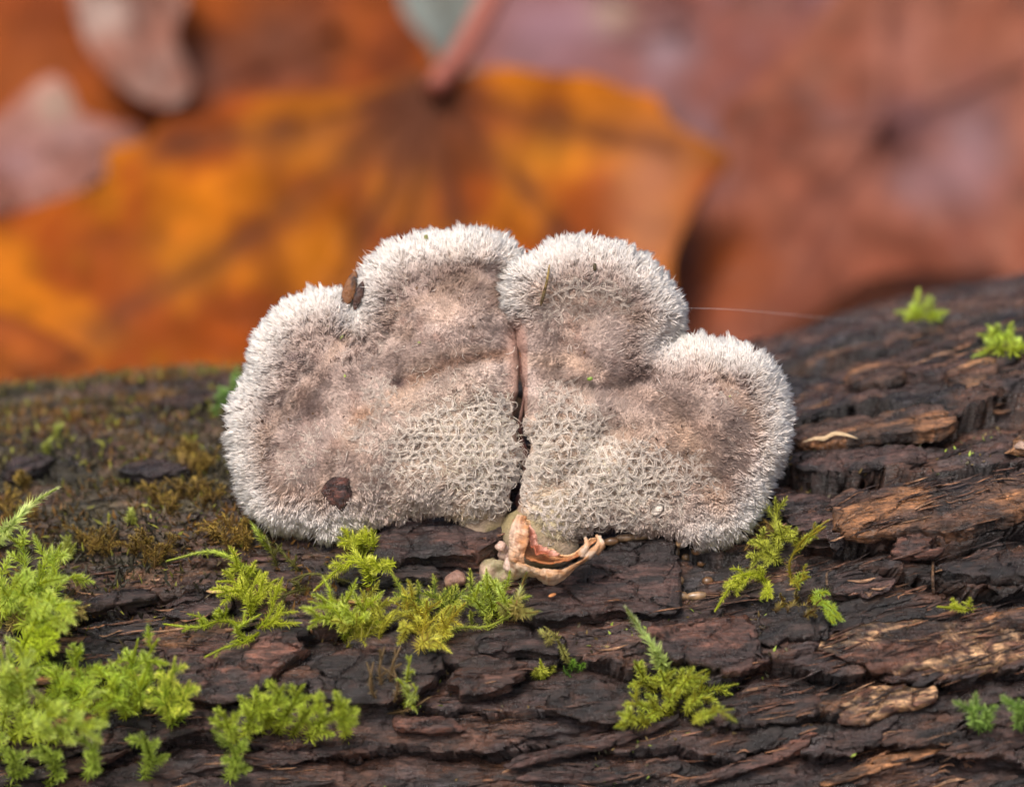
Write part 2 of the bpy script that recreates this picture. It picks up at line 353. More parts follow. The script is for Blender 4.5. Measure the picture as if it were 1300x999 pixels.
def add_spec_poly(spec, X_, s_):
    """column grid between a ragged lower and a ragged upper edge, running with the grain"""
    poly = smooth_closed(np.c_[X_, s_], 240, 1); seed = len(PLATES) * 3.7
    x0, x1 = poly[:, 0].min(), poly[:, 0].max(); nx = int(np.clip((x1 - x0) / .013, 14, 110)); xs = np.linspace(x0 + .004, x1 - .004, nx)
    lo = np.empty(nx); hi = np.empty(nx); q = np.roll(poly, -1, 0)
    for i, x in enumerate(xs):
        k = (poly[:, 0] > x) != (q[:, 0] > x); A = poly[k]; B_ = q[k]; y = A[:, 1] + (x - A[:, 0]) / (B_[:, 0] - A[:, 0]) * (B_[:, 1] - A[:, 1]); lo[i], hi[i] = y.min(), y.max()
    w = hi - lo; am = np.clip(w / .25, .25, 1)
    lo = lo + am * (.035 * fbm(xs * 3.5, seed + 0 * xs, 200, 4) + .022 * fbm(xs * 13, seed + 0 * xs, 203, 4)); hi = hi + am * (.030 * fbm(xs * 4, seed + 9 + 0 * xs, 210, 4) + .015 * fbm(xs * 13, seed + 4 + 0 * xs, 213, 4))
    hi = np.maximum(hi, lo + .012)
    ns = int(np.clip(np.max(w) / .014, 6, 44)); T = np.linspace(0, 1, ns); S = lo[:, None] * (1 - T) + hi[:, None] * T
    X = np.repeat(xs[:, None], ns, 1); e = np.exp(-(xs - x0) / .16) + np.exp(-(x1 - xs) / .16); X = X + e[:, None] * (.07 * fbm(S * 6, S * 0 + seed, 220, 4) + .06 * vnoise(S * 34, S * 0 + seed, 223))
    poly = np.vstack([np.c_[X[:, 0], S[:, 0]], np.c_[X[-1, 1:], S[-1, 1:]], np.c_[X[::-1, -1], S[::-1, -1]][1:], np.c_[X[0, ::-1], S[0, ::-1]][1:-1]])
    step = max(1, len(poly) // 90); poly2 = poly[::step]
    PLATES.append((poly2, spec[1], (poly[:, 0].min() - .06, poly[:, 0].max() + .06, poly[:, 1].min() - .06, poly[:, 1].max() + .06)))
    return (X, S, poly2)
polys = []
for sp in plate_specs: polys.append((sp, add_spec_poly(sp, *pix2s(*zip(*sp[3])))))
tries = 0; kinds = ['dark', 'purple', 'red', 'dark', 'purple', 'orange', 'dark']
while len(polys) < 150 and tries < 4000:
    tries += 1
    x0 = rng.uniform(-4.6, 4.8); s0 = rng.uniform(-.2, 3.9); a = rng.uniform(.20, .85); b = rng.uniform(.018, .065)
    if x0 < -.6 and s0 > 1.9: continue
    if any((x0 + a * .9 > q[2][0]) & (x0 - a * .9 < q[2][1]) & (s0 + b * .7 > q[2][2]) & (s0 - b * .7 < q[2][3]) for q in PLATES): continue
    t = np.sort(rng.uniform(0, 2 * math.pi, 9)); r = rng.uniform(.75, 1.2, 9); sl = rng.uniform(-.12, .22)
    ex = a * r * np.sign(np.cos(t)) * np.abs(np.cos(t)) ** .7; ey = b * r * np.sign(np.sin(t)) * np.abs(np.sin(t)) ** .7 + ex * sl
    kd = (['red', 'orange', 'dark', 'purple', 'tan', 'red'] if x0 > 1.3 else kinds)
    sp = (kd[rng.integers(len(kd))], rng.uniform(-.04, .02), rng.uniform(.025, .06), None)
    polys.append((sp, add_spec_poly(sp, x0 + ex, s0 + ey)))

Xg, Sg = np.meshgrid(XS, PHI * R0, indexing='ij')
Hg = log_h(Xg, Sg)
Cg = log_col(Xg, Sg)
V = W3(surf(Xg, Sg / R0, Hg)).reshape(-1, 3)
trunk = link('trunk', meshdata('trunk', V, [gridfaces(len(XS), len(PHI), 0, True)], Cg.reshape(-1, 3)), M_bark, LOG)
# closed ends
for e, nm in ((0, 'end_face'), (len(XS) - 1, 'end_face')):
    ring = surf(Xg[e], Sg[e] / R0, Hg[e]); c = ring.mean(0)
    rings = np.stack([c + (ring - c) * t for t in np.linspace(.02, .995, 12)])
    rings[..., 0] += (.06 * fbm(rings[..., 1] * 2, rings[..., 2] * 2, 5))
    cc = mixc((.10, .06, .04), (.17, .10, .06), sstep(-.4, .4, np.sin(np.linspace(.02, 1, 12)[:, None] * 60) + 0 * ring[:, 0][None]))
    link(nm, meshdata(nm, W3(rings).reshape(-1, 3), [gridfaces(12, len(PHI), 0, True)], cc.reshape(-1, 3)), M_bark, LOG)

for i, (sp, (X, s, _p)) in enumerate(polys):
    kind, hb, thick, _ = sp; ca, cb = BR[kind]; nx, ns = X.shape
    T = np.linspace(0, 1, ns)[None, :]; wob = fbm(X * 1.3 + i, s * 3, 305 + i, 3)
    t = s * 7 + .8 * wob + i; f = t - np.floor(t); lay = np.power(1 - f, 1.4) * sstep(0, .12, f) - .4
    top = hb + thick * (.75 + .35 * (1 - T)) + .020 * fbm(X * 2.4, s * 6, 300 + i, 4) + (.022 * lay) * sstep(-.2, .3, vnoise(X * 1.7 + np.floor(t) * 5, np.floor(t), 306)) + .010 * fbms(X * 3.2, s * 34, 310 + i, 4) + .008 * fbm(X * 15, s * 26, 320, 3)
    d1, d2, cid = worley(X * 2.6 + i + .3 * wob, s * 7, 330 + i); top -= .028 * (1 - sstep(0, .09, d2 - d1)) - .022 * (cid - .5)
    edge = np.minimum(np.minimum(np.arange(nx), np.arange(nx)[::-1])[:, None], np.minimum(np.arange(ns), np.arange(ns)[::-1])[None]); top -= np.where(edge == 0, .012, np.where(edge == 1, .003, 0))
    cc = mixc(ca, cb, sstep(-.30, .40, fbm(X * 1.3 + i, s * 8, 350 + i, 4)))
    if kind == 'speck':
        sx, sy = X * 12 + .6 * fbm(X * 6, s * 6, 1), s * 52 + 1.2 * fbm(X * 2, s * 5, 2); w1, w2, ci = worley(sx, sy, 370); pt = sstep(-.15, .35, fbm(X * 1.9, s * 5, 377, 3))
        cc = mixc((.07, .03, .018), (.50, .30, .15), (1 - sstep(.25, .6, w1)) * pt * (.45 + .55 * ci)); cc = mixc(cc, cb, .25 * (1 - pt))
    cc = mixc(cc, (.008, .007, .007), sstep(.20, .6, fbm(X * 4 + 3, s * 12, 380, 3)) * .8)
    lev = (.72, .45, .2, 0.0)            # broken edge, in thin layers
    X2, s2, h2, c2 = X, s, top, cc
    for L in lev:
        X2 = np.pad(X2, 1, 'edge'); s2 = np.pad(s2, 1, 'edge'); c2 = np.pad(c2, ((1, 1), (1, 1), (0, 0)), 'edge'); h2 = np.pad(h2, 1, 'edge')
        for sl in ((0, slice(None)), (-1, slice(None)), (slice(None), 0), (slice(None), -1)): h2[sl] = hb - .03 + (h2[sl] - hb + .03) * (L / 1.0 if L == .72 else L / lev[lev.index(L) - 1])
    v = W3(surf(X2, s2 / R0, h2)).reshape(-1, 3)
    me = meshdata('bark_plate', v, [gridfaces(X2.shape[0], X2.shape[1])[:, ::-1]], c2.reshape(-1, 3))
    p = link('bark_plate', me, M_plate, LOG, origin=W3(surf(X.mean(), s.mean() / R0, hb + thick * .5)))

# splinters and loose fibres that lie along the grain of the bark
def splinters():
    n = 5200; x = rng.uniform(-4.6, 4.8, n); s = rng.uniform(-.5, 3.4, n); g = fbm(x * 1.2, s * 3.5, 391, 3); k = rng.random(n) < sstep(-.1, .35, g) * (1 - .8 * sstep(-.6, -1.6, x) * sstep(1.7, 2.2, s)); x, s = x[k], s[k]; n = len(x)
    L = rng.uniform(.05, .26, n) * (1 + .8 * (rng.random(n) > .9)); w = rng.uniform(.003, .009, n); sl = rng.normal(.04, .09, n); K = 7; P = []
    h0 = log_h(x.copy(), s.copy()) 
    for (sp, (_a, _b, poly)) in polys:
        bb = (poly[:, 0].min(), poly[:, 0].max(), poly[:, 1].min(), poly[:, 1].max()); q = np.nonzero((x > bb[0]) & (x < bb[1]) & (s > bb[2]) & (s < bb[3]))[0]
        if len(q): i_ = inside(poly, x[q], s[q]); h0[q] = np.where(i_, np.maximum(h0[q], sp[1] + sp[2] * .95), h0[q])
    cols = np.array([(.10, .045, .026), (.17, .08, .04), (.035, .020, .016), (.24, .13, .07), (.06, .03, .02)])[rng.choice(5, n, p=[.3, .16, .3, .07, .17])]
    curl = rng.uniform(-.004, .02, n); V = []; 
    for q in range(K):
        f = q / (K - 1) - .5; xx = x + L * f; ss = s + sl * L * f + .008 * vnoise(xx * 6, s * 3, 5); hh = h0 + .004 + curl * (2 * f) ** 2; ww = w * (1 - (2 * abs(f)) ** 2.2 * .85)
        for (a_, b_) in ((-1, -.3), (0, .6), (1, -.3), (0, -.9)): V.append(surf(xx, (ss + a_ * ww) / R0, hh + b_ * ww))
    V = np.stack(V, 1); F = gridfaces(K, 4, 0, True)[None] + (np.arange(n) * K * 4)[:, None, None]
    o = link('splinters', meshdata('splinters', W3(V.reshape(-1, 3)), [F.reshape(-1, 4)], np.repeat(cols, K * 4, 0)), M_plate, LOG); o['kind'] = 'stuff'
splinters()
def log_hit(px, py, lift=0.):               # photograph position -> stage point on the log's real surface
    v = np.linspace(-1.6, VC + .5, 900); s = (DIST + v) / DIST; X = (px - 650) / 200 * s; u = (499.5 - py) / 200 * s
    r = np.hypot(v - VC, u - uc(X)); ss = np.arctan2(u - uc(X), VC - v) * R0
    i0 = np.argmax(r < R0 + .35) if (r < R0 + .35).any() else np.argmin(r); j = slice(max(i0 - 2, 0), min(i0 + 400, 900))
    hh = np.interp(X[j], X[j], X[j]) * 0 + log_h(X[j].copy(), ss[j].copy(), True)
    for (sp, (_a, _b, poly)) in polys:
        bb = (poly[:, 0].min(), poly[:, 0].max(), poly[:, 1].min(), poly[:, 1].max())
        if bb[0] < X[j].max() and bb[1] > X[j].min():
            ins = inside(poly, X[j], ss[j]); hh = np.where(ins, np.maximum(hh, sp[1] + sp[2]), hh)
    d = r[j] - R0 - hh; k = np.argmax(d < 0) if (d < 0).any() else np.argmin(d)
    k += j.start
    p = np.array([X[k], v[k], u[k]]); n = np.array([0, -(VC - v[k]), u[k] - uc(X[k])]); n /= np.linalg.norm(n)
    return p + n * lift, n

# ------------------------------------------------------------------ the fungus
FUN = empty('bracket_fungus', W3(at(655, 702, .05)), 'furry white and mauve fan shaped fungus standing on the log', 'fungus')
def pxs(pts): p = np.asarray(pts, float); return np.c_[(p[:, 0] - 650) / 200, (499.5 - p[:, 1]) / 200]
OUTL = pxs([(657, 645), (648, 655), (628, 662), (600, 668), (580, 662), (560, 652), (535, 655), (505, 664), (470, 668), (440, 668), (424, 676), (404, 678), (385, 668), (360, 668), (338, 664), (318, 642), (306, 615),
            (300, 585), (294, 548), (296, 520), (306, 496), (320, 482), (322, 455), (332, 425), (350, 400), (378, 382), (405, 374), (428, 374), (440, 382), (447, 396), (455, 384), (457, 360), (470, 335), (495, 316), (520, 306), (552, 302), (585, 298),
            (618, 298), (642, 308), (660, 326), (664, 350), (666, 400), (664, 430), (660, 470), (656, 510), (654, 550), (660, 585), (659, 620)])
OUTR = pxs([(672, 690), (664, 650), (668, 610), (668, 560), (662, 510), (662, 470), (658, 430), (648, 402), (646, 372), (648, 348), (660, 334), (680, 330), (694, 318), (722, 306), (760, 308), (795, 316), (825, 335), (846, 360), (862, 385), (866, 405),
            (858, 420), (848, 434), (856, 438), (880, 432), (900, 438), (922, 444), (950, 444), (975, 460), (992, 490), (1000, 525), (998, 560), (986, 592), (974, 614), (969, 634), (957, 648), (948, 664), (934, 676),
            (912, 680), (895, 684), (880, 690), (868, 682), (850, 680), (820, 676), (790, 672), (765, 668), (740, 676), (715, 694), (690, 702)])
OUTL = smooth_closed(OUTL, 300, 2); OUTR = smooth_closed(OUTR, 300, 2)
OUTL[:, 0] = np.where(OUTL[:, 0] > -.02, OUTL[:, 0] - .008 * sstep(.55, .35, OUTL[:, 1]), OUTL[:, 0] * .985 - .005); OUTR[:, 0] = np.where(OUTR[:, 0] < .12, OUTR[:, 0] + .012 * sstep(.55, .35, OUTR[:, 1]), OUTR[:, 0] * .985)
for O_ in (OUTL, OUTR):
    m_ = (np.abs(O_[:, 0] - .06) < .16) * sstep(.55, .35, O_[:, 1]); O_[:, 0] += m_ * (.055 * fbm(O_[:, 1] * 2.6, O_[:, 1] * 0, 399, 2) + (.010 * vnoise(O_[:, 1] * 16, O_[:, 1] * 0 + O_[:, 0].mean(), 398)))
OUTL[:, 1] = np.where(OUTL[:, 1] > 0, OUTL[:, 1] * .982, OUTL[:, 1] + .01); OUTR[:, 1] = np.where(OUTR[:, 1] > 0, OUTR[:, 1] * .982, OUTR[:, 1])
def seg(px, py, pts, w):
    d, _, _ = pdist(pxs(pts), px, py, closed=False); return np.exp(-(d / w) ** 2)
def gsp(x, u, cx, cy, rx, ry):
    a = (cx - 650) / 200; b = (499.5 - cy) / 200; return np.exp(-((x - a) / (rx / 200)) ** 2 - ((u - b) / (ry / 200)) ** 2)
def capv(which, x, u, d, ins=True):
    d = np.maximum(d, 0)
    wr = .17; t = np.clip(d / wr, 0, 1); prof = np.sqrt(np.maximum(1 - (1 - t) ** 2, 0))
    th = .13
    v = -th * prof + .10 * (u + 1.0) * .35
    v = v + .020 * fbm(x * 2.2, u * 2.2, 401, 3) + .012 * fbm(x * 7, u * 7, 411, 3)
    if which == 'L':
        v += .055 * seg(x, u, [(447, 380), (462, 430), (500, 485)], .11) + .012 * seg(x, u, [(500, 485), (560, 470), (640, 450)], .06)
        v += .05 * seg(x, u, [(300, 500), (350, 520), (420, 540)], .12) - .07 * gsp(x, u, 600, 590, 60, 60) - .05 * gsp(x, u, 560, 400, 70, 50)
        v += .05 * gsp(x, u, 490, 640, 60, 30) + .09 * gsp(x, u, 645, 340, 22, 60)
    else:
        v += .055 * seg(x, u, [(862, 425), (830, 465), (790, 510), (740, 600)], .10) + .04 * seg(x, u, [(690, 480), (760, 500), (820, 480)], .07)
        v -= .08 * gsp(x, u, 700, 370, 50, 40); v -= .05 * gsp(x, u, 760, 600, 50, 40); v += .03 * seg(x, u, [(980, 610), (930, 600), (880, 620)], .08)
        v -= .04 * gsp(x, u, 900, 520, 60, 50)
        v -= .05
    f_ = fan(which); ra = np.hypot(x - f_[0], u - f_[1]); an = np.arctan2(x - f_[0], u - f_[1])
    v = v + sstep(0, .2, d) * (.010 * np.sin(ra * 17 + 2.5 * fbm(x * 1.5, u * 1.5, 416, 2)) + .012 * fbm(an * 7, ra * 1.2, 417, 3) + .005 * fbm(x * 26, u * 26, 418, 3))
    rr = sstep(.42, .05, d)
    v = v - .015 * rr * fbm(x * 9, u * 9, 421, 2)
    return v
def fan(which): return np.array([(648 - 650) / 200., (499.5 - 700) / 200.]) if which == 'L' else np.array([(668 - 650) / 200., (499.5 - 706) / 200.])
MAUVE, DARK, WARM, CREAM, OLIVE = np.array([.515, .40, .345]), np.array([.25, .175, .15]), np.array([.47, .31, .21]), np.array([.86, .79, .63]), np.array([.56, .49, .28])
def rimw(x, u, which):      # how far the white rim reaches in
    return .175 + .05 * fbm(x * 1.7, u * 1.7, 431, 2) + .05 * fbm(x * 6, u * 6, 433, 2)
def curlz(which, x, u):
    if which == 'L': return np.clip(1.15 * gsp(x, u, 600, 575, 95, 82), 0, 1)
    return np.clip(1.0 * gsp(x, u, 770, 620, 95, 52) + .75 * gsp(x, u, 715, 565, 60, 50), 0, 1)
def edgefade(which, x, u):  # the cleft side and the under edge carry no white rim
    if which == 'L':
        k = sstep(-.14, -.36, x) + 0 * u; k = np.maximum(k, sstep(.45, .80, u) * sstep(.10, 0, x - .0))
        return k * (1 - sstep(-.88, -.72, -(u + 1.55)) * 0) * (1 - .85 * sstep(420, 500, x * 200 + 650) * sstep(-.55, -.75, u))
    k = sstep(.18, .42, x); k = np.maximum(k, sstep(.38, .6, u)); return k * (1 - .8 * sstep(-.55, -.80, u) * sstep(900, 840, x * 200 + 650))
def capcol(which, x, u, d):
    n = fbm(x * 5, u * 5, 441, 4); n2 = fbm(x * 14, u * 14, 447, 3)
    c = mixc(MAUVE, DARK, np.clip(sstep(.0, .8, n) * .40, 0, 1)); c = mixc(c, WARM, sstep(.1, .7, fbm(x * 3, u * 3, 453, 3)) * .45)
    f_ = fan(which); ra = np.hypot(x - f_[0], u - f_[1]) + .05 * fbm(x * 3, u * 3, 456, 2)
    c = mixc(c, DARK, .45 * sstep(.2, 1., np.sin(ra * 15.0)) * sstep(-.3, .3, fbm(x * 1.8, u * 1.8, 457, 2))); c = mixc(c, WARM, .4 * sstep(.5, 1., np.sin(ra * 15 + 1.6)))
    c = mixc(c, (.20, .10, .07), .45 * sstep(.42, .8, fbm(x * 9, u * 9, 458, 3)))
    c = mixc(c, (.30, .16, .12), .75 * np.where(cleft(which, x), sstep(.13, .02, d) * (1 - sstep(.40, .6, u)), 0))
    band = np.exp(-((d - .42) / .10) ** 2) * sstep(-.3, .4, fbm(x * 2, u * 2, 461, 2))
    c = mixc(c, DARK, np.clip(band * .6, 0, 1))
    if which == 'L':
        c = mixc(c, DARK * .95, np.clip(.75 * gsp(x, u, 560, 370, 90, 28) + .5 * gsp(x, u, 480, 410, 30, 40) + .5 * gsp(x, u, 370, 530, 50, 30) + .5 * gsp(x, u, 630, 400, 30, 50), 0, 1) * .48)
        c = mixc(c, (.22, .10, .055), seg(x, u, [(505, 488), (540, 478), (575, 462), (640, 448)], .035) * .75)
        c = mixc(c, (.10, .06, .07), gsp(x, u, 508, 487, 11, 8) * .9); c = mixc(c, (.10, .06, .07), gsp(x, u, 380, 456, 8, 4) * .8)
        c = mixc(c, (.35, .17, .08), np.clip(gsp(x, u, 462, 528, 16, 12) + gsp(x, u, 615, 612, 9, 5), 0, 1) * .6)
        c = mixc(c, OLIVE, np.clip(gsp(x, u, 610, 660, 45, 16), 0, 1) * .8)
    else:
        c = mixc(c, DARK * .9, np.clip(.8 * seg(x, u, [(680, 480), (740, 490), (800, 500)], .08) + .5 * gsp(x, u, 740, 395, 80, 20) + .7 * gsp(x, u, 800, 530, 25, 70) + .3 * gsp(x, u, 900, 600, 50, 16), 0, 1) * .6)
        c = mixc(c, OLIVE, np.clip(gsp(x, u, 700, 665, 34, 40), 0, 1) * .85); c = mixc(c, (.16, .06, .05), gsp(x, u, 704, 616, 12, 5) * .8)
        c = mixc(c, WARM * 1.1, np.clip(gsp(x, u, 850, 565, 70, 50), 0, 1) * .4)
    c = mixc(c, np.array([.50, .39, .29]), curlz(which, x, u) * .65)
    return np.clip(c * (1 + .18 * n2[..., None]), 0, 1)

def cleft(which, x): return (x > -.10) if which == 'L' else (x < .10)
class Hairs:
    def __init__(s): s.P = []; s.R = []; s.C = []
    def add(s, pts, rad, c0, c1):            # pts (N,K,3) stage coords; tapered three sided fibres
        s.P.append(pts); s.R.append(rad); s.C.append((c0, c1))
    def build(s, name, mat, parent):
        VV, FF, CC = [], [], []; off = 0
        for pts, rad, (c0, c1) in zip(s.P, s.R, s.C):
            N, K, _ = pts.shape
            t = norm(pts[:, -1] - pts[:, 0]); a = norm(np.cross(t, rng.normal(size=(N, 3)))); b = np.cross(t, a)
            ring = []; cc = []
            for k in range(K - 1):
                f = k / (K - 1); r = (rad * (1 - .55 * f))[:, None]
                for q in range(3):
                    an = q * 2.0944; ring.append(pts[:, k] + r * (math.cos(an) * a + math.sin(an) * b)); cc.append(c0 * (1 - f) + c1 * f)
            ring.append(pts[:, -1]); cc.append(c1)
            V = np.stack(ring, 1); C = np.stack(cc, 1); nv = V.shape[1]
            loc = []
            if K == 2: quads = np.zeros((0, 4), int)
            else: quads = [(k * 3 + q, k * 3 + (q + 1) % 3, k * 3 + 3 + (q + 1) % 3, k * 3 + 3 + q) for k in range(K - 2) for q in range(3)]
            tris = [((K - 2) * 3 + q, (K - 2) * 3 + (q + 1) % 3, nv - 1) for q in range(3)]
            base = (np.arange(N) * nv + off)[:, None, None]
            FF.append((np.array(quads).reshape(-1, 4)[None] + base).reshape(-1, 4)); FF.append((np.array(tris)[None] + base).reshape(-1, 3))
            VV.append(V.reshape(-1, 3)); CC.append(C.reshape(-1, 3)); off += N * nv
        return link(name, meshdata(name, W3(np.concatenate(VV)), FF, np.concatenate(CC)), mat, parent)

def make_cap(which, OUT, label):
    N = len(OUT); c0 = OUT.mean(0) if which == 'L' else OUT.mean(0) + np.array([-.10, -.05])
    ts = 1 - (1 - np.linspace(0.01, 1, 90)) ** 1.35
    G = np.stack([c0 + (OUT - c0) * t for t in ts]); x, u = G[..., 0], G[..., 1]
    d, _, _ = pdist(OUT, x, u); d[-1] = 0
    vf = capv(which, x, u, d)
    f0 = fan(which)
    # underside: gills radiating from the base, seen only from behind
    ang = np.arctan2(x - f0[0], u - f0[1]); tb = np.linspace(1, .01, 26)
    G2 = np.stack([c0 + (OUT - c0) * t for t in tb]); x2, u2 = G2[..., 0], G2[..., 1]; d2, _, _ = pdist(OUT, x2, u2); d2[0] = 0
    a2 = np.arctan2(x2 - f0[0], u2 - f0[1])
    vb = capv(which, x2, u2, d2 * 0) + .10 * sstep(0, .3, d2) + .03 * np.sin(a2 * 60) * sstep(.05, .2, d2)
    rows = np.concatenate([np.stack([x, vf, u], -1), np.stack([x2, vb, u2], -1)[1:]])
    cc = np.concatenate([capcol(which, x, u, d), mixc((.45, .33, .27), (.32, .22, .18), sstep(-1, 1, np.sin(a2 * 60)))[1:]])
    cap = link('cap', meshdata('cap', W3(rows).reshape(-1, 3), [gridfaces(len(rows), N, 0, True)], cc.reshape(-1, 3)), M_cap, FUN, origin=W3(at(c0[0] * 200 + 650, 499.5 - c0[1] * 200, 0)))
    cap['label'] = label
    # ---- fur
    def sample(n, wfun):
        lo, hi = OUT.min(0), OUT.max(0); xs, us, ds = [], [], []; got = 0
        while got < n:
            X = rng.uniform(lo[0], hi[0], n * 2); U = rng.uniform(lo[1], hi[1], n * 2); k = inside(OUT, X, U); X, U = X[k], U[k]
            D, _, _ = pdist(OUT, X, U); k = rng.random(len(X)) < wfun(X, U, D); xs.append(X[k]); us.append(U[k]); ds.append(D[k]); got += k.sum()
        return np.concatenate(xs)[:n], np.concatenate(us)[:n], np.concatenate(ds)[:n]
    def frame(X, U, D=None):
        e = .012
        D1, bx, by = pdist(OUT, X, U); on = np.stack([bx - X, by - U], -1) / (D1[:, None] + 1e-6)
        dx = pdist(OUT, X + e, U)[0]; dz = pdist(OUT, X, U + e)[0]
        ix = inside(OUT, X + e, U); iz = inside(OUT, X, U + e)
        dx = np.where(ix, dx, 0); dz = np.where(iz, dz, 0)
        v0 = capv(which, X, U, D1); gx = (capv(which, X + e, U, dx) - v0) / e; gz = (capv(which, X, U + e, dz) - v0) / e
        gx = np.clip(gx, -4, 4); gz = np.clip(gz, -4, 4)
        nrm = norm(np.stack([gx, -np.ones_like(gx), gz], -1))
        rad = norm(np.stack([X - f0[0], U - f0[1]], -1)); w = sstep(.5, .05, D1)[:, None]
        t2 = norm(rad * (1 - w) + on * w * 1.3); sw = .5 * fbm(X * 3, U * 3, 471, 3); t2 = np.stack([t2[:, 0] * np.cos(sw) - t2[:, 1] * np.sin(sw), t2[:, 0] * np.sin(sw) + t2[:, 1] * np.cos(sw)], -1)
        t = np.stack([t2[:, 0], gx * t2[:, 0] + gz * t2[:, 1], t2[:, 1]], -1); t = norm(t)
        return np.stack([X, v0, U], -1), nrm, t
    H = Hairs()
    # rim: long pale hairs gathered in points
    sgn = 1.0
    for (nc, kh, spread, clump) in ((2500, 14, .015, .86), (1500, 4, .03, .15)):
        X, U, D = sample(nc, lambda x, u, d: edgefade(which, x, u) * np.exp(-(d / rimw(x, u, which)) ** 2.4))
        P, n, t = frame(X, U, D)
        k = np.exp(-(D / .10)); L = (.052 + .062 * k) * rng.uniform(.7, 1.3, nc) * (.42 + .58 * np.clip(edgefade(which, X, U), 0, 1)) 
        dirc = norm(t * (.55 + .6 * k)[:, None] + n * (.75 + .1 * k)[:, None] + rng.normal(0, .16, (nc, 3)))
        tipc = P + dirc * L[:, None]
        ax = np.repeat(X, kh) + rng.normal(0, spread, nc * kh); au = np.repeat(U, kh) + rng.normal(0, spread, nc * kh)
        ok = inside(OUT, ax, au); idx = np.repeat(np.arange(nc), kh)[ok]; ax = ax[ok]; au = au[ok]
        Pd, _, _ = pdist(OUT, ax, au); p, n2, t2 = frame(ax, au, Pd); p = p - n2 * .008
        m = len(ax); Lh = L[idx] * rng.uniform(.7, 1.15, m)
        own = p + norm(dirc[idx] + rng.normal(0, .22, (m, 3))) * Lh[:, None]
        tip = own * (1 - clump) + (tipc[idx] + (p - P[idx]) * .25) * clump
        mid = (p + tip) * .5 + n2 * (.13 * Lh)[:, None] + rng.normal(0, .006, (m, 3))
        k2 = (sstep(.27, .02, Pd) * np.clip(edgefade(which, ax, au), 0, 1))[:, None]
        cr = capcol(which, ax, au, Pd); tc = rng.uniform(.86, 1.06, m)[:, None]
        c0_ = (cr * (1 - .75 * k2) + np.array([.90, .81, .71]) * .75 * k2) * tc; c1_ = (np.clip(cr * 1.3, 0, .9) * (1 - k2) + np.array([.98, .965, .93]) * k2) * tc
        H.add(np.stack([p, mid, tip], 1), np.full(m, .0044) * rng.uniform(.7, 1.3, m), c0_, c1_)
    # velvet of the middle
    nv = 40000 if which == 'L' else 37000
    X, U, D = sample(nv, lambda x, u, d: (.15 + .85 * sstep(.05, .26, d)) * np.where(cleft(which, x), sstep(.03, .10, d), 1) )
    P, n, t = frame(X, U, D); L = rng.uniform(.022, .050, nv) * (1 + .25 * fbm(X * 5, U * 5, 481, 2))
    cl = np.stack([fbm(X * 11, U * 11, 491, 2), 0 * X, fbm(X * 11, U * 11, 497, 2)], -1)
    dr = norm(t * .55 + n * .55 + cl * .55 + rng.normal(0, .20, (nv, 3)))
    tip = P + dr * L[:, None]; mid = (P + tip) * .5 + n * (.12 * L)[:, None]; P = P - n * .006
    cr = capcol(which, X, U, D); q = rng.random(nv)[:, None]
    c0_ = cr * .8; c1_ = np.clip(cr * (1.12 + .25 * q) + .03 + .12 * (q > .95), 0, 1)
    H.add(np.stack([P, tip], 1), rng.uniform(.0024, .0036, nv), c0_, c1_)
    # creamy curls, netted together near the base and in the pitted zone behind the rim
    ncur = 1800 if which == 'L' else 1500
    X, U, D = sample(ncur, lambda x, u, d: np.clip(curlz(which, x, u) ** 1.3 + .07 * np.exp(-((d - .30) / .07) ** 2) * edgefade(which, x, u), 0, 1))
    # net: start points gather on the walls of cells
    w1, w2, ci = worley(X * 13, U * 13, 501); keep = rng.random(ncur) < np.clip(1.25 - 2.6 * (w2 - w1), .10, 1); X, U, D = X[keep], U[keep], D[keep]; m = len(X)
    P, n, t = frame(X, U, D); th = rng.uniform(0, 6.28, m); ex = 1e-2
    gw = np.stack([worley(X * 13 + .1, U * 13, 501)[1] - worley(X * 13 + .1, U * 13, 501)[0] - (worley(X * 13, U * 13, 501)[1] - worley(X * 13, U * 13, 501)[0]),
                   worley(X * 13, U * 13 + .1, 501)[1] - worley(X * 13, U * 13 + .1, 501)[0] - (worley(X * 13, U * 13, 501)[1] - worley(X * 13, U * 13, 501)[0])], -1)
    al = norm(np.stack([-gw[:, 1], gw[:, 0]], -1)) * np.sign(rng.normal(size=m))[:, None]
    a = norm(np.stack([al[:, 0], 0 * al[:, 0], al[:, 1]], -1) + rng.normal(0, .25, (m, 3)) * [1, .2, 1]); K = 7; L = rng.uniform(.06, .13, m)
    pts = []; cur = P - n * .004; dd = norm(a * .8 + n * .8); turn = rng.normal(0, .55, m)
    for k in range(K):
        pts.append(cur.copy()); cur = cur + dd * (L / (K - 1))[:, None]
        side = np.cross(n, dd); dd = norm(dd + side * turn[:, None] - n * .42 + rng.normal(0, .10, (m, 3)))
    cz = curlz(which, X, U)[:, None]; tc = rng.uniform(.82, 1.08, m)[:, None]
    c1_ = (np.array([.74, .63, .55]) * (1 - cz) + np.array([.84, .77, .62]) * cz) * tc
    H.add(np.stack(pts, 1), rng.uniform(.0026, .0042, m), c1_ * .85, c1_)
    # net of matted cream strands: walls of a crooked honeycomb, standing off the skin
    cs = .056; ii, jj = np.meshgrid(np.arange(-60, 60), np.arange(-60, 60), indexing='ij'); ii = ii.ravel(); jj = jj.ravel()
    cxy = np.stack([cs * (ii + .5 * (jj % 2)), cs * .866 * jj], -1)
    vtx = {}
    def jit(px_, py_): a_ = np.round(np.stack([px_, py_], -1) / cs * 12).astype(np.int64); return np.stack([px_ + .018 * (_h(a_[:, 0], a_[:, 1], 77) * 2 - 1), py_ + .018 * (_h(a_[:, 0], a_[:, 1], 78) * 2 - 1)], -1)
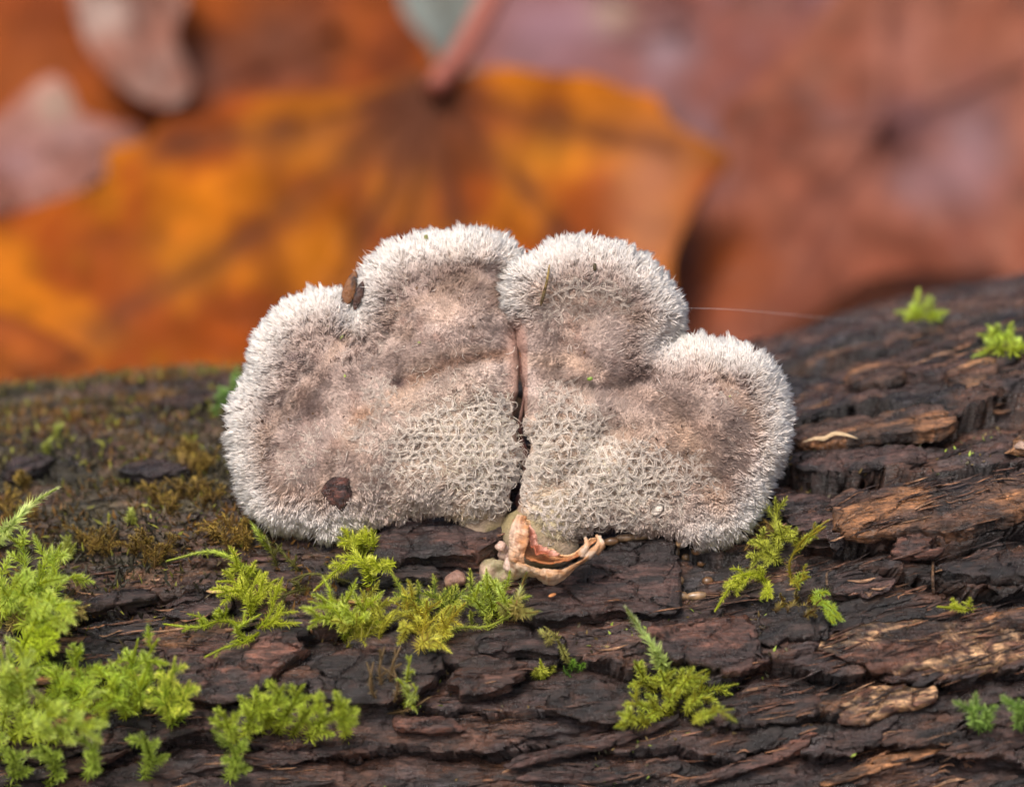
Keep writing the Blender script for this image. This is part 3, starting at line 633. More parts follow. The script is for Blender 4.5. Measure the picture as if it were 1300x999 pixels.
    E0, E1 = [], []
    for q in range(3):
        a0 = math.pi / 6 + q * math.pi / 3; a1 = a0 + math.pi / 3; R_ = cs / math.sqrt(3)
        E0.append(cxy + R_ * np.array([math.cos(a0), math.sin(a0)])); E1.append(cxy + R_ * np.array([math.cos(a1), math.sin(a1)]))
    E0 = np.concatenate(E0); E1 = np.concatenate(E1); E0 = jit(E0[:, 0], E0[:, 1]); E1 = jit(E1[:, 0], E1[:, 1]); mid_ = (E0 + E1) / 2
    ok = inside(OUT, E0[:, 0], E0[:, 1]) & inside(OUT, E1[:, 0], E1[:, 1]); E0, E1, mid_ = E0[ok], E1[ok], mid_[ok]
    dm = pdist(OUT, mid_[:, 0], mid_[:, 1])[0]; topz = np.exp(-((dm - .24) / .075) ** 2) * edgefade(which, mid_[:, 0], mid_[:, 1]) * (gsp(mid_[:, 0], mid_[:, 1], 750, 365, 90, 40) + .5 * gsp(mid_[:, 0], mid_[:, 1], 940, 520, 50, 60))
    w_ = np.clip(curlz(which, mid_[:, 0], mid_[:, 1]) * 1.5 + topz, 0, 1) * (.55 + .45 * sstep(-.4, .3, fbm(mid_[:, 0] * 6, mid_[:, 1] * 6, 511, 2)))
    ok = w_ + .55 * fbm(mid_[:, 0] * 3.6, mid_[:, 1] * 3.6, 514, 2) + .18 * fbm(mid_[:, 0] * 9, mid_[:, 1] * 9, 512, 2) + .08 * rng.normal(size=len(w_)) > .30; E0, E1, w_ = E0[ok], E1[ok], w_[ok]
    for nf, ridge in ((24, False), (5, True)):
        A_ = np.repeat(E0, nf, 0); B_ = np.repeat(E1, nf, 0); ww = np.repeat(w_, nf); m = len(A_); e_ = B_ - A_; pe = norm(np.stack([-e_[:, 1], e_[:, 0]], -1)); hgt = (.006 + .040 * np.clip(ww, 0, 1)) * rng.uniform(.7, 1.2, m)
        if ridge:
            sw = rng.random(m) < .5; A2, B2 = np.where(sw[:, None], A_, B_), np.where(sw[:, None], B_, A_); e_ = B2 - A2; A2 = A2 - e_ * .3 + rng.normal(0, .004, (m, 2)); B2 = B2 + e_ * rng.uniform(0, .35, m)[:, None] + rng.normal(0, .004, (m, 2))
            Pa, na, ta = frame(A2[:, 0], A2[:, 1]); Pb, nb, tb_ = frame(B2[:, 0], B2[:, 1]); bowv = np.stack([pe[:, 0], 0 * ww, pe[:, 1]], -1) * rng.normal(0, .006, m)[:, None]
            pts = [Pa * (1 - f) + Pb * f + na * (hgt * (.35 + .6 * math.sin(f * 2.6 + .35)))[:, None] + bowv * math.sin(f * 3.14) for f in (0, .3, .55, .8, 1.0)]; rad = rng.uniform(.0015, .0026, m); k0 = .92
        else:
            f0_ = rng.random(m); dsp = np.abs(rng.normal(.013, .007, m)) * np.where(rng.random(m) < .5, 1, -1); sh = rng.normal(0, .22, m)
            Rt = A_ + e_ * f0_[:, None] + pe * dsp[:, None]; Tp = A_ + e_ * (f0_ + sh)[:, None] + pe * (dsp * -.12)[:, None]
            Pa, na, ta = frame(Rt[:, 0], Rt[:, 1]); Pb = Pa + np.stack([Tp[:, 0] - Rt[:, 0], 0 * ww, Tp[:, 1] - Rt[:, 1]], -1)
            pts = [Pa - na * .004, Pb + na * hgt[:, None] + rng.normal(0, .004, (m, 3))]; rad = rng.uniform(.0018, .0030, m); k0 = .68
        cz = np.clip(curlz(which, A_[:, 0], A_[:, 1]) * 1.4, 0, 1)[:, None]; tc = rng.uniform(.78, 1.08, m)[:, None]; c1_ = (np.array([.80, .69, .60]) * (1 - cz) + np.array([.97, .88, .78]) * cz) * tc
        H.add(np.stack(pts, 1), rad, c1_ * k0, np.clip(c1_, 0, 1))
    f = H.build('fur', M_hair, cap); f['kind'] = 'stuff'
    return cap
capL = make_cap('L', OUTL, 'left fan with two lobes, a dark notch and a brown bark crumb')
capR = make_cap('R', OUTR, 'right fan with a high round lobe and a lower right lobe')

def blob(name, mat, parent, rings, N=40, col=None, label=None, wob=.01, seed=0, colfn=None, origin=None):
    """loft through rings given as (centre stage, radius a, radius b, axis dirs) ; closed ends"""
    th = np.arange(N) / N * 2 * math.pi; R = []
    for (c, a, b, ea, eb) in rings:
        R.append(np.asarray(c) + a * np.cos(th)[:, None] * np.asarray(ea) + b * np.sin(th)[:, None] * np.asarray(eb))
    R = np.stack(R); nz = fbm(R[..., 0] * 12 + seed, R[..., 2] * 12 + R[..., 1] * 9, 600 + seed, 3)
    cen = R.mean(1, keepdims=True); R = cen + (R - cen) * (1 + (nz * wob / .05)[..., None] * .35)
    C = colfn(R) if colfn else np.broadcast_to(np.asarray(col), R.shape)
    V = np.concatenate([W3(R).reshape(-1, 3), W3(R[0].mean(0))[None], W3(R[-1].mean(0))[None]]); n = len(rings) * N
    j = np.arange(N); t0 = np.stack([np.full(N, n), (j + 1) % N, j], -1); t1 = np.stack([np.full(N, n + 1), (len(rings) - 1) * N + j, (len(rings) - 1) * N + (j + 1) % N], -1)
    C = np.concatenate([C.reshape(-1, 3), C[0, :1], C[-1, :1]])
    o = link(name, meshdata(name, V, [gridfaces(len(rings), N, 0, True), t0, t1], C), mat, parent, origin=origin)
    if label: o['label'] = label
    return o
EX, EV, EU = np.array([1., 0, 0]), np.array([0, 1., 0]), np.array([0, 0, 1.])
def lofted(path, radii, flat=1.0, twist=0.0):
    path = np.asarray(path, float); t = norm(np.gradient(path, axis=0)); out = []
    for i, p in enumerate(path):
        a = norm(np.cross(t[i], EV + 1e-3)); b = np.cross(t[i], a); c, s = math.cos(twist * i), math.sin(twist * i)
        out.append((p, radii[i], radii[i] * flat, a * c + b * s, -a * s + b * c))
    return out
def spline(pts, n):
    p = np.asarray(pts, float); t = np.linspace(0, len(p) - 1, n); pp = np.vstack([2 * p[0] - p[1], p, 2 * p[-1] - p[-2]]); o = []
    for q in t:
        i = min(int(q), len(p) - 2); f = q - i; a, b, c, d = pp[i], pp[i + 1], pp[i + 2], pp[i + 3]
        o.append(.5 * ((2 * b) + (-a + c) * f + (2 * a - 5 * b + 4 * c - d) * f * f + (-a + 3 * b - 3 * c + d) * f ** 3))
    return np.array(o)
# the stalk that joins both fans to the log
def olcol(R): return mixc((.25, .20, .10), (.36, .27, .19), sstep(-.4, .4, fbm(R[..., 0] * 9, R[..., 2] * 9, 700, 3)))
pth = spline([at(700, 640, .10), at(692, 668, .02), at(682, 690, .0), at(672, 712, .15)], 14)
blob('stalk', M_cap, FUN, lofted(pth, np.array([.05, .14, .17, .20, .22, .24, .25, .25, .25, .24, .22, .2, .17, .1]), .7), colfn=olcol)
pth = spline([at(620, 610, .08), at(612, 645, .04), at(618, 668, .03), at(625, 690, .2)], 12)
blob('stalk', M_cap, FUN, lofted(pth, .72 * np.array([.05, .14, .17, .20, .21, .22, .21, .2, .18, .17, .14, .1]), .6), colfn=olcol, seed=3)
# brown skin folded in the cleft
def clcol(R): return mixc((.09, .03, .02), (.20, .11, .085), sstep(-.3, .4, fbm(R[..., 0] * 20, R[..., 2] * 10, 710, 3)))
pth = spline([at(655, 408, .0), at(659, 450, .03), at(666, 500, .04), at(659, 545, .03), at(666, 590, .03), at(661, 630, .05), at(653, 670, .08)], 40)
o = blob('cleft_fold', M_scrap, FUN, lofted(pth, .024 + .020 * vnoise(np.arange(40) * .33, np.zeros(40), 6), .6, .12), N=24, colfn=clcol, wob=.02)
o['label'] = 'red brown skin folded into the cleft between the fans'

# ------------------------------------------------------------------ small things on and beside the fungus
MD = 2.5
class Blades:
    def __init__(s): s.V = []; s.C = []; s.F = []; s.off = 0
    def leaves(s, base, axis, side, L, w, c0, c1, curl=-.12):
        N = len(base); up = norm(np.cross(axis, side)); L = L[:, None]; w = w[:, None]
        m = base + axis * L * .42 + up * L * .06; t = base + axis * L + up * L * curl
        V = np.stack([base, m + side * w - up * w * .35, m, m - side * w - up * w * .35, t], 1)
        C = np.stack([c0, c0 * .5 + c1 * .5, c0 * .5 + c1 * .5, c0 * .5 + c1 * .5, c1], 1)
        k = (np.arange(N) * 5 + s.off)[:, None, None]
        s.F.append((np.array([(0, 1, 2), (0, 2, 3), (1, 4, 2), (2, 4, 3)])[None] + k).reshape(-1, 3)); s.V.append(V.reshape(-1, 3)); s.C.append(C.reshape(-1, 3)); s.off += N * 5
    def stem(s, P, r, col):
        K = len(P); t = norm(np.gradient(P, axis=0)); a = norm(np.cross(t, EV + .01)); b = np.cross(t, a); ring = []
        for q in range(4): an = q * math.pi / 2; ring.append(P + r * (math.cos(an) * a + math.sin(an) * b))
        V = np.stack(ring, 1).reshape(-1, 3); g = gridfaces(K, 4, s.off, True)
        s.F.append(g); s.V.append(V); s.C.append(np.broadcast_to(np.asarray(col, float), V.shape)); s.off += len(V)
    def shoot(s, P, leaf, dens, ang, c0, c1, taper=.5, stemr=.007, fat=1.0):
        """P smooth path (K,3); leaves spiral round it, closing to a point at the tip"""
        seg_ = np.linalg.norm(np.diff(P, axis=0), axis=1); L = seg_.sum(); N = max(14, int(L * dens * MD * min(1.15, .058 / leaf))); q = np.linspace(0.0, 1, N)
        cum = np.r_[0, np.cumsum(seg_)] / L; B = np.stack([np.interp(q, cum, P[:, i]) for i in range(3)], 1); T = norm(np.gradient(P, axis=0)); T = norm(np.stack([np.interp(q, cum, T[:, i]) for i in range(3)], 1))
        a = norm(np.cross(T, EV + .01)); b = np.cross(T, a); az = np.arange(N) * 2.4 + rng.uniform(0, 6) + rng.normal(0, .3, N)
        out = a * np.cos(az)[:, None] + b * np.sin(az)[:, None]
        an = ang * 1.16 * (1 - .7 * q ** 2.5) * rng.uniform(.65, 1.25, N); ax = norm(T * np.cos(an)[:, None] + out * np.sin(an)[:, None]); side = norm(np.cross(ax, out) + rng.normal(0, .12, (N, 3)))
        ln = leaf * 1.02 * (1 - .5 * q ** 2.5) * (1 - taper * np.abs(q - .45) ** 1.5 * 1.6) * rng.uniform(.7, 1.2, N); v = rng.uniform(.62, 1.3, N)[:, None]
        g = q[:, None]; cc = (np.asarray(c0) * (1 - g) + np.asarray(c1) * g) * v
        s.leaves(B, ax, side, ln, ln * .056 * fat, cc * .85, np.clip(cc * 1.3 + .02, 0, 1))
        s.stem(P, stemr, np.asarray(c0) * .7)
    def build(s, name, mat, parent=None, origin=None):
        return link(name, meshdata(name, W3(np.concatenate(s.V)), s.F, np.concatenate(s.C), True), mat, parent, origin=origin)
def lump(name, mat, c, axis, L, w, d, col, col2, wob=.03, seed=0, parent=None, N=28, K=18, pw=.6):
    c = np.asarray(c); axis = norm(np.asarray(axis, float)); t = np.linspace(-1, 1, K); r = np.power(np.maximum(1 - t ** 2, .0), pw * .5) ; r[0] = r[-1] = .02
    side = norm(np.cross(axis, EV)); dep = np.cross(side, axis)
    rings = [(c + axis * L * a, w * q, d * q, side, dep) for a, q in zip(t, r)]
    cf = lambda R: mixc(col, col2, sstep(-.3, .4, fbm(R[..., 0] * 25 + seed, R[..., 2] * 25, 720 + seed, 3)))
    return blob(name, mat, parent, rings, N, wob=wob, seed=seed, colfn=cf, origin=W3(c))
def capsurf(which, px, py, lift):
    x, u = (px - 650) / 200, (499.5 - py) / 200; O = OUTL if which == 'L' else OUTR
    v = float(capv(which, np.array([x]), np.array([u]), pdist(O, np.array([x]), np.array([u]))[0])[0]) - lift
    return np.array([x, v, u])
o = lump('bark_crumb', M_plate, capsurf('L', 428, 627, .012), (.8, 0, -.45), .10, .085, .045, (.085, .030, .020), (.025, .011, .010), .10, 3)
tag(o, 'dark red brown crumb of bark stuck low on the left fan of the fungus', 'bark crumb')
o = lump('bud_scale', M_scrap, at(443, 368, -.03), (.35, .1, 1), .13, .04, .018, (.15, .055, .012), (.015, .008, .006), .05, 5, pw=1.5)
tag(o, 'brown bud scale standing upright in the notch, its left one with an amber base', 'bud scale')
o = lump('bud_scale', M_scrap, at(455, 376, -.07), (.3, -.1, 1), .10, .03, .016, (.012, .007, .006), (.05, .02, .012), .05, 6, pw=1.5)
tag(o, 'darker brown bud scale in the notch, on the right behind the white hairs', 'bud scale')
def needle(name, pts, r0, r1, col, col2, label, cat, mat=None, n=20, **kw):
    p = spline(pts, n); rr = np.interp(np.linspace(0, 1, n), [0, .1, .9, 1], [r0 * .3, r0, r1, r1 * .3])
    o = blob(name, mat or M_plate, None, lofted(p, rr), N=12, wob=.004, colfn=lambda R: mixc(col, col2, sstep(-.3, .4, fbm(R[..., 0] * 18, R[..., 2] * 18, 730, 3))), origin=W3(p[0]))
    return tag(o, label, cat, **kw)
needle('dry_needle', [capsurf('R', 697, 338, .08), capsurf('R', 693, 362, .10), capsurf('R', 686, 390, .05)], .006, .012, (.22, .15, .04), (.12, .08, .03),
       'thin olive brown needle lying upright on the white top rim of the right fan', 'dry needle')
o = lump('green_crumb', M_moss, capsurf('R', 748, 481, .05), (1, 0, .2), .018, .012, .012, (.25, .38, .06), (.30, .42, .1), .01, 7); tag(o, 'tiny green moss crumb caught in the fur in the middle of the right fan', 'moss crumb')
o = lump('green_crumb', M_moss, capsurf('R', 754, 341, .06), (0, 0, 1), .025, .012, .012, (.15, .12, .05), (.10, .08, .04), .01, 8); tag(o, 'dark olive crumb in the white rim at the top of the right fan', 'crumb')
o = lump('green_crumb', M_moss, capsurf('L', 541, 303, .04), (0, 0, 1), .025, .014, .012, (.38, .36, .12), (.3, .3, .1), .01, 9); tag(o, 'small yellow green crumb in the white rim at the top of the left fan', 'crumb')
o = lump('dark_crumb', M_plate, capsurf('R', 833, 645, .03), (.6, 0, .8), .05, .03, .03, (.30, .26, .22), (.42, .36, .30), .02, 10); tag(o, 'pale grey knot of fur low in the middle of the right fan', 'crumb')

B = Blades(); F_P = []
for which, O_, k_ in (('L', OUTL, 70), ('R', OUTR, 60)):
    while k_ > 0:
        x_, u_ = rng.uniform(O_[:, 0].min(), O_[:, 0].max()), rng.uniform(O_[:, 1].min(), O_[:, 1].max())
        if inside(O_, np.array([x_]), np.array([u_]))[0]: F_P.append(capsurf(which, x_ * 200 + 650, 499.5 - u_ * 200, rng.uniform(.012, .04))); k_ -= 1
F_P = np.array(F_P); m = len(F_P); ax = norm(rng.normal(0, 1, (m, 3)) * [1, .35, 1]); sd_ = norm(np.cross(ax, rng.normal(0, .4, (m, 3)) + EV)); q = rng.random((m, 1))
c = np.where(q > .92, np.array([.25, .32, .06]), np.where(q > .45, np.array([.16, .09, .05]), np.array([.06, .035, .025]))); L_ = rng.uniform(.012, .034, m)
B.leaves(F_P, ax, sd_, L_, L_ * rng.uniform(.15, .4, m), c, c * .8)
o = B.build('fur_debris', M_dead); tag(o, 'tiny brown specks of litter caught all over the fur of the fungus', 'debris', kind='stuff')
# shrivelled orange scrap of an old fungus
sb = log_hit(690, 735)[0]
SCR = empty('old_fungus_scrap', W3(sb), 'curled orange and cream scrap of old fungus below the cleft, its right tip turned up', 'fungus scrap')
def sheet(name, ptsA, ptsB, thick, cA, cB, parent, mat, label=None, seed=0, bow=.05, n=120, m=18):
    A = spline(ptsA, n); B = spline(ptsB, n); t = np.linspace(0, 1, m)[None, :, None]
    rag = np.linspace(0, 3.2, n); A = A + (EU * .5 + EX * .3) * (.045 * fbm(rag * 1.6 + seed, rag * 0 + 1, 750, 5, .6))[:, None]; B = B + (EU * .5 + EX * .3) * (.05 * fbm(rag * 1.6 + seed, rag * 0 + 5, 751, 5, .6))[:, None]
    S = A[:, None] * (1 - t) + B[:, None] * t; S = S + EV * (bow * np.sin(t * math.pi)) + (EV * .030 + EU * .008) * fbm(S[..., 0] * 7 + seed, S[..., 2] * 7, 740 + seed, 5, .6)[..., None]
    du = np.gradient(S, axis=0); dv = np.gradient(S, axis=1); nn = norm(np.cross(du, dv)); ee = np.minimum(1, np.minimum(np.arange(m), np.arange(m)[::-1]) / 1.0)[None, :, None]
    F_, Bk = S + nn * thick * .5, S - nn * thick * .5
    V = np.concatenate([F_.reshape(-1, 3), Bk.reshape(-1, 3)]); g = gridfaces(n, m); g2 = gridfaces(n, m)[:, ::-1] + n * m; e = []
    for i in range(n - 1): e += [(i * m, (i + 1) * m, n * m + (i + 1) * m, n * m + i * m), (i * m + m - 1, n * m + i * m + m - 1, n * m + (i + 1) * m + m - 1, (i + 1) * m + m - 1)]
    for j in range(m - 1): e += [(j, n * m + j, n * m + j + 1, j + 1), ((n - 1) * m + j, (n - 1) * m + j + 1, n * m + (n - 1) * m + j + 1, n * m + (n - 1) * m + j)]
    tt = np.broadcast_to(np.linspace(0, 1, m)[None], (n, m)); c = mixc(cA, cB, np.clip(tt + .7 * fbm(S[..., 0] * 14, S[..., 2] * 22, 745 + seed, 3), 0, 1))
    c = c * (1 + .35 * fbms(np.broadcast_to(np.linspace(0, 5, n)[:, None], (n, m)) + seed, tt * 16, 760, 4))[..., None]; c = mixc(c, (.22, .09, .04), .6 * sstep(.25, .7, fbm(S[..., 0] * 30, S[..., 2] * 30, 765, 3)))
    C = np.concatenate([c.reshape(-1, 3)] * 2)
    o = link(name, meshdata(name, W3(V), [g, g2, np.array(e)], C), mat, parent, origin=None)
    if label: o['label'] = label
    return o
vv = -.36
ORG, CRM, RED = (.38, .10, .014), (.56, .42, .31), (.26, .06, .022)
sheet('curled_flap', [at(650, 664, vv - .02), at(652, 690, vv), at(668, 708, vv - .04), at(700, 716, vv - .06), at(730, 710, vv - .1), at(750, 692, vv - .1), at(760, 682, vv - .06)],
      [at(672, 660, vv + .05), at(676, 684, vv + .08), at(690, 696, vv + .05), at(712, 704, vv + .05), at(730, 703, vv + .02), at(744, 690, vv), at(752, 680, vv)], .010, (.30, .10, .028), (.56, .32, .16), SCR, M_scrap, 'orange inner face', 1, .07)
sheet('outer_flap', [at(646, 700, vv + .02), at(662, 714, vv - .05), at(690, 724, vv - .09), at(715, 724, vv - .1), at(738, 712, vv - .13), at(756, 696, vv - .12), at(763, 684, vv - .1)],
      [at(650, 735, vv + .10), at(672, 734, vv + .06), at(694, 740, vv + .05), at(712, 738, vv + .05), at(730, 722, vv + .05), at(748, 706, vv + .02), at(758, 694, vv)], .008, (.42, .21, .09), (.56, .44, .33), SCR, M_scrap, 'cream outer skin', 2, -.05)
sheet('upright_flap', [at(646, 712, vv - .02), at(645, 690, vv - .05), at(648, 672, vv - .05), at(655, 656, vv - .02)],
      [at(664, 718, vv - .04), at(668, 694, vv - .08), at(672, 676, vv - .06), at(666, 658, vv)], .008, (.54, .36, .25), (.40, .17, .06), SCR, M_scrap, 'upright pale left flap', 3, -.015, n=80)
sheet('red_strip', [at(664, 668, vv - .04), at(672, 690, vv - .05), at(686, 703, vv - .07), at(706, 708, vv - .08)],
      [at(674, 664, vv), at(682, 684, vv), at(696, 698, vv - .02), at(710, 704, vv - .05)], .008, RED, (.60, .30, .22), SCR, M_scrap, None, 4, .02, n=30)
for (a, b, c) in [((745, 706), (758, 694), (762, 680)), ((738, 704), (745, 692), (743, 682)), ((757, 700), (764, 690), (757, 679))]:
    p = spline([at(*a, vv - .1), at(*b, vv - .14), at(*c, vv - .12)], 16)
    blob('curled_tip', M_scrap, SCR, lofted(p, np.linspace(.028, .008, 16)), N=10, colfn=lambda R: mixc((.45, .25, .13), CRM, sstep(-.3, .3, fbm(R[..., 0] * 20, R[..., 2] * 20, 3, 2))))
# cream knobs to its left
KN = empty('fungus_knob', W3(log_hit(628, 735)[0]), 'cream olive rounded stub with pink crumbs at the left of the orange scrap', 'fungus stub')
lump('stub', M_scrap, log_hit(634, 725)[0] + np.array([0, -.02, 0]), (1, 0, .2), .13, .10, .11, (.26, .22, .12), (.40, .28, .20), .07, 11, KN)
for i, (x_, y_, r_) in enumerate([(636, 690, .035), (642, 700, .045), (650, 704, .04), (648, 714, .05), (638, 706, .035), (655, 716, .035), (641, 694, .03)]):
    lump('crumb', M_scrap, log_hit(x_, y_ + 8)[0] + np.array([0, -.12, .03]), (.5, .2, 1), r_, r_ * .9, r_ * .9, (.40, .26, .20), (.52, .38, .31), .06, 12 + i, KN, 16, 10)
KN2 = lump('fungus_knob', M_scrap, log_hit(578, 736)[0] + np.array([0, -.02, 0]), (1, 0, .1), .07, .05, .06, (.20, .11, .08), (.34, .20, .14), .06, 22)
tag(KN2, 'small dull pink stub under the bark plate behind the moss row', 'fungus stub')

pel = [(762, 694, 'h'), (776, 688, 'hh'), (794, 683, 'hhh'), (814, 681, 'hhh'), (830, 678, 'hh'), (864, 690, 'r'), (858, 702, 'v'), (871, 708, 'r'), (880, 678, 'r'), (862, 738, 'r'), (866, 757, 'h'), (884, 757, 'hhh'),
       (890, 714, 'r'), (845, 672, 'v'), (884, 700, 'h'), (898, 738, 'h')]
plab = {0: 'small amber pellet just right of the turned up orange tip', 1: 'amber pellet on the plate edge, second to the right of the curled tip', 2: 'long tan pellet leftmost of the two longest in the row under the right fan', 3: 'long tan pellet right of centre in the row on the plate edge',
        4: 'pale tan pellet at the right end of the row on the plate edge', 5: 'round pellet highest of those in the crack right of the dark plate', 6: 'upright tan pellet against the right edge of the dark plate', 7: 'round brown pellet beside the upright one in the crack',
        8: 'grey round pellet in shade right under the fungus edge', 9: 'lone round pale pellet half way down the crack right of the dark plate', 10: 'short pale pellet low in the crack, left of the longest one', 11: 'long oval pellet at the foot of the crack, pale with a brown middle',
        12: 'brown pellet right of the crack, level with the upper moss sprig', 13: 'small upright pellet tucked under the fungus hem above the plate corner', 14: 'short brown pellet between the crack and the right moss sprigs', 15: 'flat brown pellet left of the low green moss sprig'}
for i, (x_, y_, k) in enumerate(pel):
    p, n = log_hit(x_, y_, .008); L = {'h': .036, 'hh': .05, 'hhh': .072, 'r': .033, 'v': .044}[k]; ax = (0.15, 0, 1) if k == 'v' else (1, 0, .12)
    col = (.17, .09, .04) if i in (0, 1, 12, 14, 15) else (.27, .17, .09)
    o = lump('pellet', M_pellet, p, ax, L, .029 if k != 'r' else .032, .028, col, tuple(q * .5 for q in col), .022, 30 + i, None, 20, 14, 1.0)
    tag(o, plab[i], 'pellet', 'tan pellets lodged under and beside the right fan')

# pale flakes, spider silk
def flake(pts, w, col, label, cat='flake', name='wood_flake', lift=.04):
    P_ = np.array([log_hit(*q, lift)[0] for q in pts]); sm = spline(P_, 24); rr = w * np.power(np.sin(np.linspace(.08, 3.06, 24)), .7)
    o = blob(name, M_scrap, None, [(c, r, r * .3, norm(EU + .2 * EV), EV) for c, r in zip(sm, rr)], N=12, wob=.01, colfn=lambda R: mixc(col, np.asarray(col) * .7, sstep(-.2, .5, fbm(R[..., 0] * 15, R[..., 2] * 30, 9, 3))), origin=W3(sm[0]))
    return tag(o, label, cat)
flake([(1018, 567), (1034, 562), (1046, 562), (1058, 556), (1072, 557), (1088, 562)], .015, (.48, .33, .18), 'pale cream sliver on the orange bark plate right of the fungus')
flake([(1286, 572), (1297, 570), (1308, 578)], .026, (.36, .24, .18), 'pinkish pale flake at the right edge of the picture on dark bark')
flake([(696, 760), (706, 757)], .012, (.55, .20, .06), 'tiny orange flake on the dark plate left of the curled scrap')
o = needle('silk_thread', [at(868, 391, .1), at(930, 393, .3), at(1010, 400, .7), at(1075, 406, 1.1), at(1150, 409, 1.7)], .0008, .0008, (.8, .8, .8), (.7, .7, .7), 'fine spider silk thread running right from the fungus to the log', 'spider silk', M_thread)
needle('twig', [log_hit(262, 752, .02)[0], log_hit(290, 757, .06)[0] , log_hit(306, 765, .03)[0]], .014, .01, (.2, .12, .06), (.3, .18, .09), 'short forked brown twig lying on bark under the left moss arch', 'twig')
needle('twig', [log_hit(300, 800, .04)[0], log_hit(322, 792, .07)[0]], .016, .008, (.06, .035, .03), (.1, .06, .05), 'dark bark splinter pointing right below the left moss clump', 'twig')
needle('twig', [log_hit(395, 800, .02)[0], log_hit(400, 812, .06)[0], log_hit(412, 814, .04)[0]], .01, .006, (.2, .1, .05), (.12, .07, .04), 'little bent brown twig beside the moss row', 'twig')
needle('twig', [log_hit(1050, 748, .02)[0], log_hit(1048, 735, .08)[0], log_hit(1054, 731, .09)[0]], .01, .006, (.16, .10, .06), (.12, .07, .04), 'tiny brown twig standing up right of the moss sprigs', 'twig')
needle('twig', [log_hit(1185, 755, .02)[0], log_hit(1183, 735, .04)[0], log_hit(1184, 712, .03)[0]], .012, .008, (.15, .08, .04), (.12, .07, .04), 'thin upright brown rootlet on the dark bark at right', 'twig')

# ------------------------------------------------------------------ moss
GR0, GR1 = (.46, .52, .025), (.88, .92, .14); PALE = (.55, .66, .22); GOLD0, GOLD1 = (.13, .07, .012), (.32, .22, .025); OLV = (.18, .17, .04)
def tuft(label, shoots, branch=0, leaf=.055, dens=230, ang=.85, c0=GR0, c1=GR1, lift=.10, name='moss_tuft', cat='moss', blen=.16, mat=None, fat=1.0):
    x0, y0 = shoots[0][0]; root = empty(name, W3(log_hit(x0, y0)[0]), label, cat, 'moss tufts growing on the log')
    for sh in shoots:
        pts = [np.array(p[:2]) for p in sh]; P3 = []
        for i, p in enumerate(pts):
            q, n = log_hit(p[0], p[1], .0); f = i / (len(pts) - 1)
            if i == 0: v0 = q[1]; P3.append(q - n * .02)
            else:
                v = min(q[1], v0 + .25) - lift * (.35 + .65 * f) - .02 
                P3.append(at(p[0], p[1], v))
        P3 = np.array(P3); P = spline(P3, 12) if len(P3) > 2 else spline([P3[0], (P3[0] + P3[1]) / 2 - EV * .02, P3[1]], 12)
        B = Blades(); sc = rng.uniform(.88, 1.12)
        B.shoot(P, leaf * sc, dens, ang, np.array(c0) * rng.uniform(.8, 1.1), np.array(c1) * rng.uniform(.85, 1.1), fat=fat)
        T = norm(np.gradient(P, axis=0))
        for k in range(branch):
            i = int(2 + 8 * (k + .5) / branch); sg = 1 if k % 2 else -1
            sd_ = norm(np.cross(T[i], EV)) * sg; dr = norm(T[i] * .8 + sd_ * rng.uniform(.5, 1.0) + rng.normal(0, .25, 3) - EV * .25); L = blen * rng.uniform(.6, 1.25) * (1 - .35 * i / 12)
            Q = spline([P[i], P[i] + dr * L * .5 + EU * .01, P[i] + (dr + T[i] * .25) * L], 7)
            B.shoot(Q, leaf * .75, dens * 1.05, ang, np.array(c0) * rng.uniform(.85, 1.15), np.array(c1) * rng.uniform(.85, 1.15), stemr=.005, fat=fat)
        B.build('shoot', mat or M_moss, root, origin=W3(P[0]))
    return root
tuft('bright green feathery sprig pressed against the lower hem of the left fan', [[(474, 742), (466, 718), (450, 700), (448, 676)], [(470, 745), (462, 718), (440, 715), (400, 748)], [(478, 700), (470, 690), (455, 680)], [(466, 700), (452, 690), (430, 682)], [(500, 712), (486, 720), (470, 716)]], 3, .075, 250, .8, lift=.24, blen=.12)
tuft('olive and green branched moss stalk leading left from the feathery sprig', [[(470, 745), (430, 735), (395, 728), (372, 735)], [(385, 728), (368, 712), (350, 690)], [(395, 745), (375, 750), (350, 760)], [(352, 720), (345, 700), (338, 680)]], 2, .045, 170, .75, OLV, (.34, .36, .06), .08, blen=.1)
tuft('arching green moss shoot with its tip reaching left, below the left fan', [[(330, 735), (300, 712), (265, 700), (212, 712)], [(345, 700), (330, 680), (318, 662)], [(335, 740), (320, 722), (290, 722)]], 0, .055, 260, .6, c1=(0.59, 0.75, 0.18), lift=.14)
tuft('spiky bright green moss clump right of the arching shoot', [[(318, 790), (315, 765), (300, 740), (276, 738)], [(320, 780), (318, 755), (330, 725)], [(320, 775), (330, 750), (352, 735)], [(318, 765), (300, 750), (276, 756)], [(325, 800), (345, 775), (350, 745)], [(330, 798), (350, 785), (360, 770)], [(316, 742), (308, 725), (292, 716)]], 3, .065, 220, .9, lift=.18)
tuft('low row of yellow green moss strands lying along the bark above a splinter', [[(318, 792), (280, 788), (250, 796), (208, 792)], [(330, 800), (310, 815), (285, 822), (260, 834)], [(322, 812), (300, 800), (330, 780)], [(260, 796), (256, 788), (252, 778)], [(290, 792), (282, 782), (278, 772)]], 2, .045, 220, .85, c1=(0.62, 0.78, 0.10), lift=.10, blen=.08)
tuft('pale tipped moss clump at the left end of the middle row', [[(438, 808), (432, 785), (418, 768), (390, 774)], [(442, 805), (430, 775), (408, 757)], [(445, 800), (440, 775), (440, 752)], [(450, 805), (462, 780), (466, 760)], [(430, 790), (412, 784), (396, 788)], [(455, 800), (450, 785), (435, 780)]], 3, .065, 240, .85, c1=(0.68, 0.83, 0.18), lift=.2)
